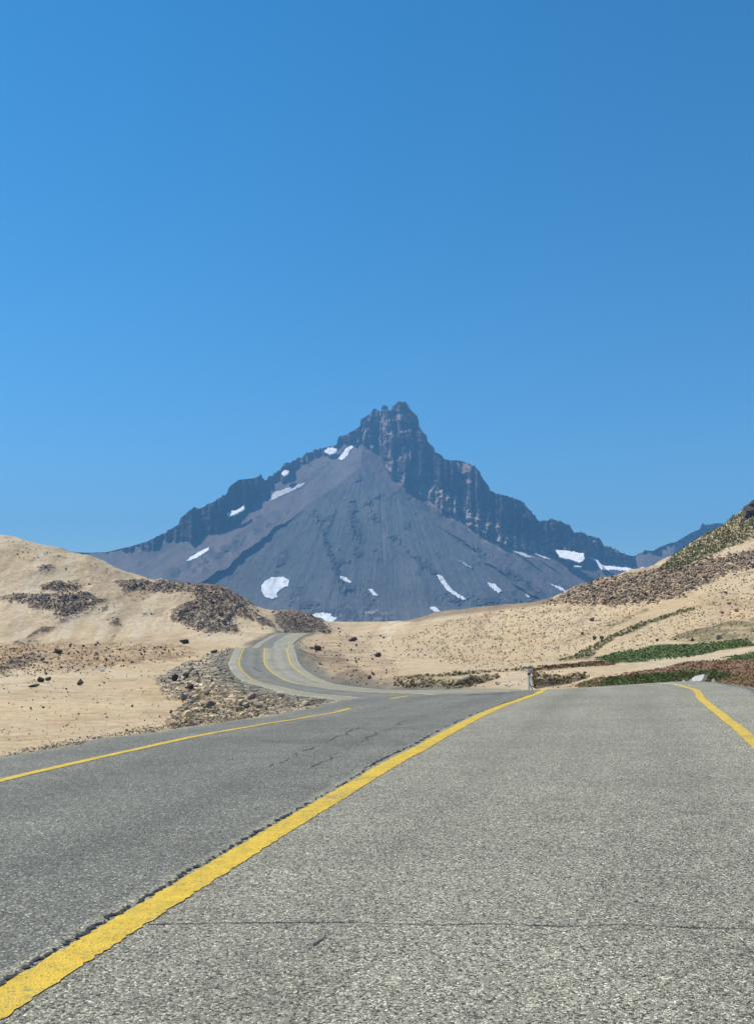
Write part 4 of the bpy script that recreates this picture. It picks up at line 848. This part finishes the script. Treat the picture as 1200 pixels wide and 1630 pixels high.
# ------------------------------------------------------------------ dry tufts and meadow plants
def tufts(name, polys, count, hpx, colors, label, spread=.6, blades=7, hmul=1.0):
    Vs, Fs, Cs = [], [], []; off = 0; P_ = [np.array(p) for p in polys]; ar = np.array([np.ptp(p[:, 0]) * np.ptp(p[:, 1]) for p in P_]); ar = ar / ar.sum(); got = 0; tr_ = 0
    while got < count and tr_ < count * 12:
        tr_ += 1; p = P_[rng.choice(len(P_), p=ar)]
        x = rng.uniform(p[:, 0].min(), p[:, 0].max()); y = rng.uniform(p[:, 1].min(), p[:, 1].max())
        if not inpoly(np.array([x]), np.array([y]), p)[0]: continue
        h = hit_ground(x, y)
        if h is None: continue
        if np.min(np.hypot(RD[::3, 0] - h.x, RD[::3, 1] - h.y)) < 6.0: continue
        H = rng.uniform(*hpx) / F * h.y * hmul; c = np.array(colors[rng.integers(len(colors))]) * rng.uniform(.75, 1.25)
        for b in range(blades):
            a = rng.uniform(0, 6.28); l_ = rng.uniform(.1, spread) * H; bw = H * rng.uniform(.16, .3)
            bx, by = h.x + rng.normal() * H * .35, h.y + rng.normal() * H * .35
            t = (bx + math.cos(a) * l_, by + math.sin(a) * l_, h.z + H * rng.uniform(.55, 1.0))
            q = rng.uniform(0, 3.14); dx, dy = math.cos(q) * bw, math.sin(q) * bw
            Vs += [(bx - dx, by - dy, h.z - .05 * H), (bx + dx, by + dy, h.z - .05 * H), (t[0] + dx * .3, t[1] + dy * .3, t[2]), (t[0] - dx * .3, t[1] - dy * .3, t[2] * 1.0)]
            Fs.append([off, off + 1, off + 2, off + 3]); off += 4; Cs += [c] * 4
        got += 1
    o = mesh_obj(name, np.array(Vs), np.array(Fs), MCR, smooth=False, col=np.array(Cs)); return tag(o, label, 'plants', kind='stuff')
DRY = [(.30, .22, .13), (.34, .27, .15), (.22, .16, .09), (.38, .3, .18)]
tufts('dry_tufts', [c4([(-250, 620), (-20, 580), (200, 550), (700, 545), (640, 600), (430, 720), (300, 800), (0, 850), (-180, 850), (-400, 800), (-500, 720)]), OLIVE[2], c4([(450, 780), (640, 700), (850, 570), (1000, 440), (1240, 370), (1240, 610), (1000, 660), (800, 720), (600, 760)])], 2300, (1.1, 2.9), DRY, 'dry brown grass tufts dotted over the sand slope at the right', blades=5)
tufts('hill_shrubs', [SLOPEG, OLIVE[0]], 2300, (1.5, 4), [(.16, .17, .06), (.24, .21, .09), (.28, .22, .12), (.12, .13, .05)], 'low olive shrubs on the upper right slope', blades=6)
tufts('meadow_plants', [GREEN[0], GREEN[1], GREEN[2]], 2400, (1.0, 2.6), [(.085, .135, .028), (.115, .155, .04), (.065, .09, .025)], 'low green cushion plants of the wet meadow', blades=6)
tufts('meadow_plants', [RED[0], RED[1]], 2200, (1.0, 2.6), [(.24, .09, .05), (.24, .13, .07), (.13, .11, .04), (.15, .055, .035)], 'rust red low plants of the meadow behind the road', blades=6)
tufts('ditch_plants', DARK + [OLIVE[3]], 800, (1.5, 4), [(.08, .055, .03), (.13, .10, .05), (.17, .19, .06), (.24, .11, .06), (.22, .2, .1)], 'dark plants in the ditch beside the marker post', blades=6)

# ------------------------------------------------------------------ rock outcrop at the right skyline
h = hit_ground(1198, 822)
if h:
    V = []; Fs = []; off = 0
    for (dx, dz, s_, k) in ((0, 0, 3.4, 0), (-2.6, -1.4, 2.4, 1), (2.5, 1.3, 3.5, 2), (5, .5, 4, 3), (.5, 3.6, 2.5, 4), (-3.9, -3.2, 2.0, 5), (1.8, 4.6, 2.0, 6)):
        v, f = RK[k]; V.append(v * np.array([s_, s_, s_ * 1.25]) + np.array([dx, .4 * dx, dz])); Fs.append(f + off); off += len(v)
    o = mesh_obj('rock_outcrop', np.vstack(V), np.vstack(Fs), m_dark, smooth=False); o.location = h
    tag(o, 'dark blocky rock outcrop on the right skyline above the green slope', 'rock outcrop')

# ------------------------------------------------------------------ marker post
hp = P(842, 1097, 44.0); g = tb.ray_cast(Vector((hp[0], hp[1], 50)), Vector((0, 0, -1)), 200)[0]
base = Vector((hp[0], hp[1], g.z if g else hp[2]))
top_z = P(842, 1060, 44.0)[2]; HH = top_z - base.z
mw = mat_plain('post_white', (.74, .70, .70), (.58, .53, .52), 9); mk_ = mat_plain('post_band', (.03, .025, .04), (.06, .05, .07), 20); mo = mat_plain('post_cap', (.75, .62, .5), (.6, .5, .4), 20)
post = bpy.data.objects.new('marker_post', None); C.objects.link(post); post.location = base
tag(post, 'white roadside marker post with dark bands, leaning slightly beside a brace', 'marker post')
def prism(name, pts, rad, mat, parent, n=10, flat=.6):
    V = []; Fs = []
    for i, (x, y, z) in enumerate(pts):
        for k in range(n):
            a = k / n * 6.2832; V.append((x + rad[i] * math.cos(a), y + rad[i] * flat * math.sin(a), z))
    for i in range(len(pts) - 1):
        for k in range(n): Fs.append([i * n + k, i * n + (k + 1) % n, (i + 1) * n + (k + 1) % n, (i + 1) * n + k])
    Fs += [list(range(n))[::-1], [(len(pts) - 1) * n + k for k in range(n)]]
    return mesh_obj(name, np.array(V), Fs, mat, parent)
def sh_(t): return -.06 + .10 * math.sin(t * 2.6) * .6 + .02 * t, 0, HH * t
ts = [0, .1, .25, .4, .55, .7, .8]
prism('pole', [sh_(t) for t in ts], [.055, .055, .05, .045, .05, .06, .065], mw, post)
prism('head', [sh_(t) for t in (.8, .84, .9, .96)], [.07, .075, .075, .07], mw, post)
prism('reflector_band', [sh_(t) for t in (.73, .76, .79)], [.074, .076, .074], mk_, post)
prism('reflector_band', [sh_(t) for t in (.92, .935, .95)], [.08, .08, .078], mk_, post)
prism('cap', [sh_(t) for t in (.96, .99, 1.0)], [.082, .06, .03], mo, post)
b0 = Vector((.34, .05, .05)); b1 = Vector((.03, .0, HH * .5))
prism('brace', [tuple(b0.lerp(b1, k / 4)) for k in range(5)], [.022] * 5, mk_, post)
prism('foot', [(-.05, 0, -.05), (-.05, 0, .1), (-.05, 0, .14)], [.13, .11, .06], mk_, post)

# ------------------------------------------------------------------ haze: the air between here and the mountain
hm = bpy.data.materials.new('haze'); hm.use_nodes = True; t = hm.node_tree; t.nodes.clear()
pv = t.nodes.new('ShaderNodeVolumePrincipled'); mo_ = t.nodes.new('ShaderNodeOutputMaterial'); t.links.new(pv.outputs[0], mo_.inputs['Volume'])
pv.inputs['Color'].default_value = (.22, .55, 1.0, 1); pv.inputs['Density'].default_value = 1.4e-4; pv.inputs['Anisotropy'].default_value = .0
zb, zt_ = min(float(TV[..., 2].min()), -10) - 1.0, float(MV[..., 2].max()) + 25
x0, x1, y0, y1 = -9600 * 40, 9600 * 40, -9400, 9400
xm = float(np.abs(TV[..., 0]).max()) + 300; x0, x1 = -xm, xm
V = [(x, y, z) for z in (zb, zt_) for y in (y0, y1) for x in (x0, x1)]
o = mesh_obj('haze', V, [[0, 2, 3, 1], [4, 5, 7, 6], [0, 1, 5, 4], [2, 6, 7, 3], [0, 4, 6, 2], [1, 3, 7, 5]], hm, smooth=False)
tag(o, 'thin blue haze in the air before the mountain', 'haze', kind='stuff')
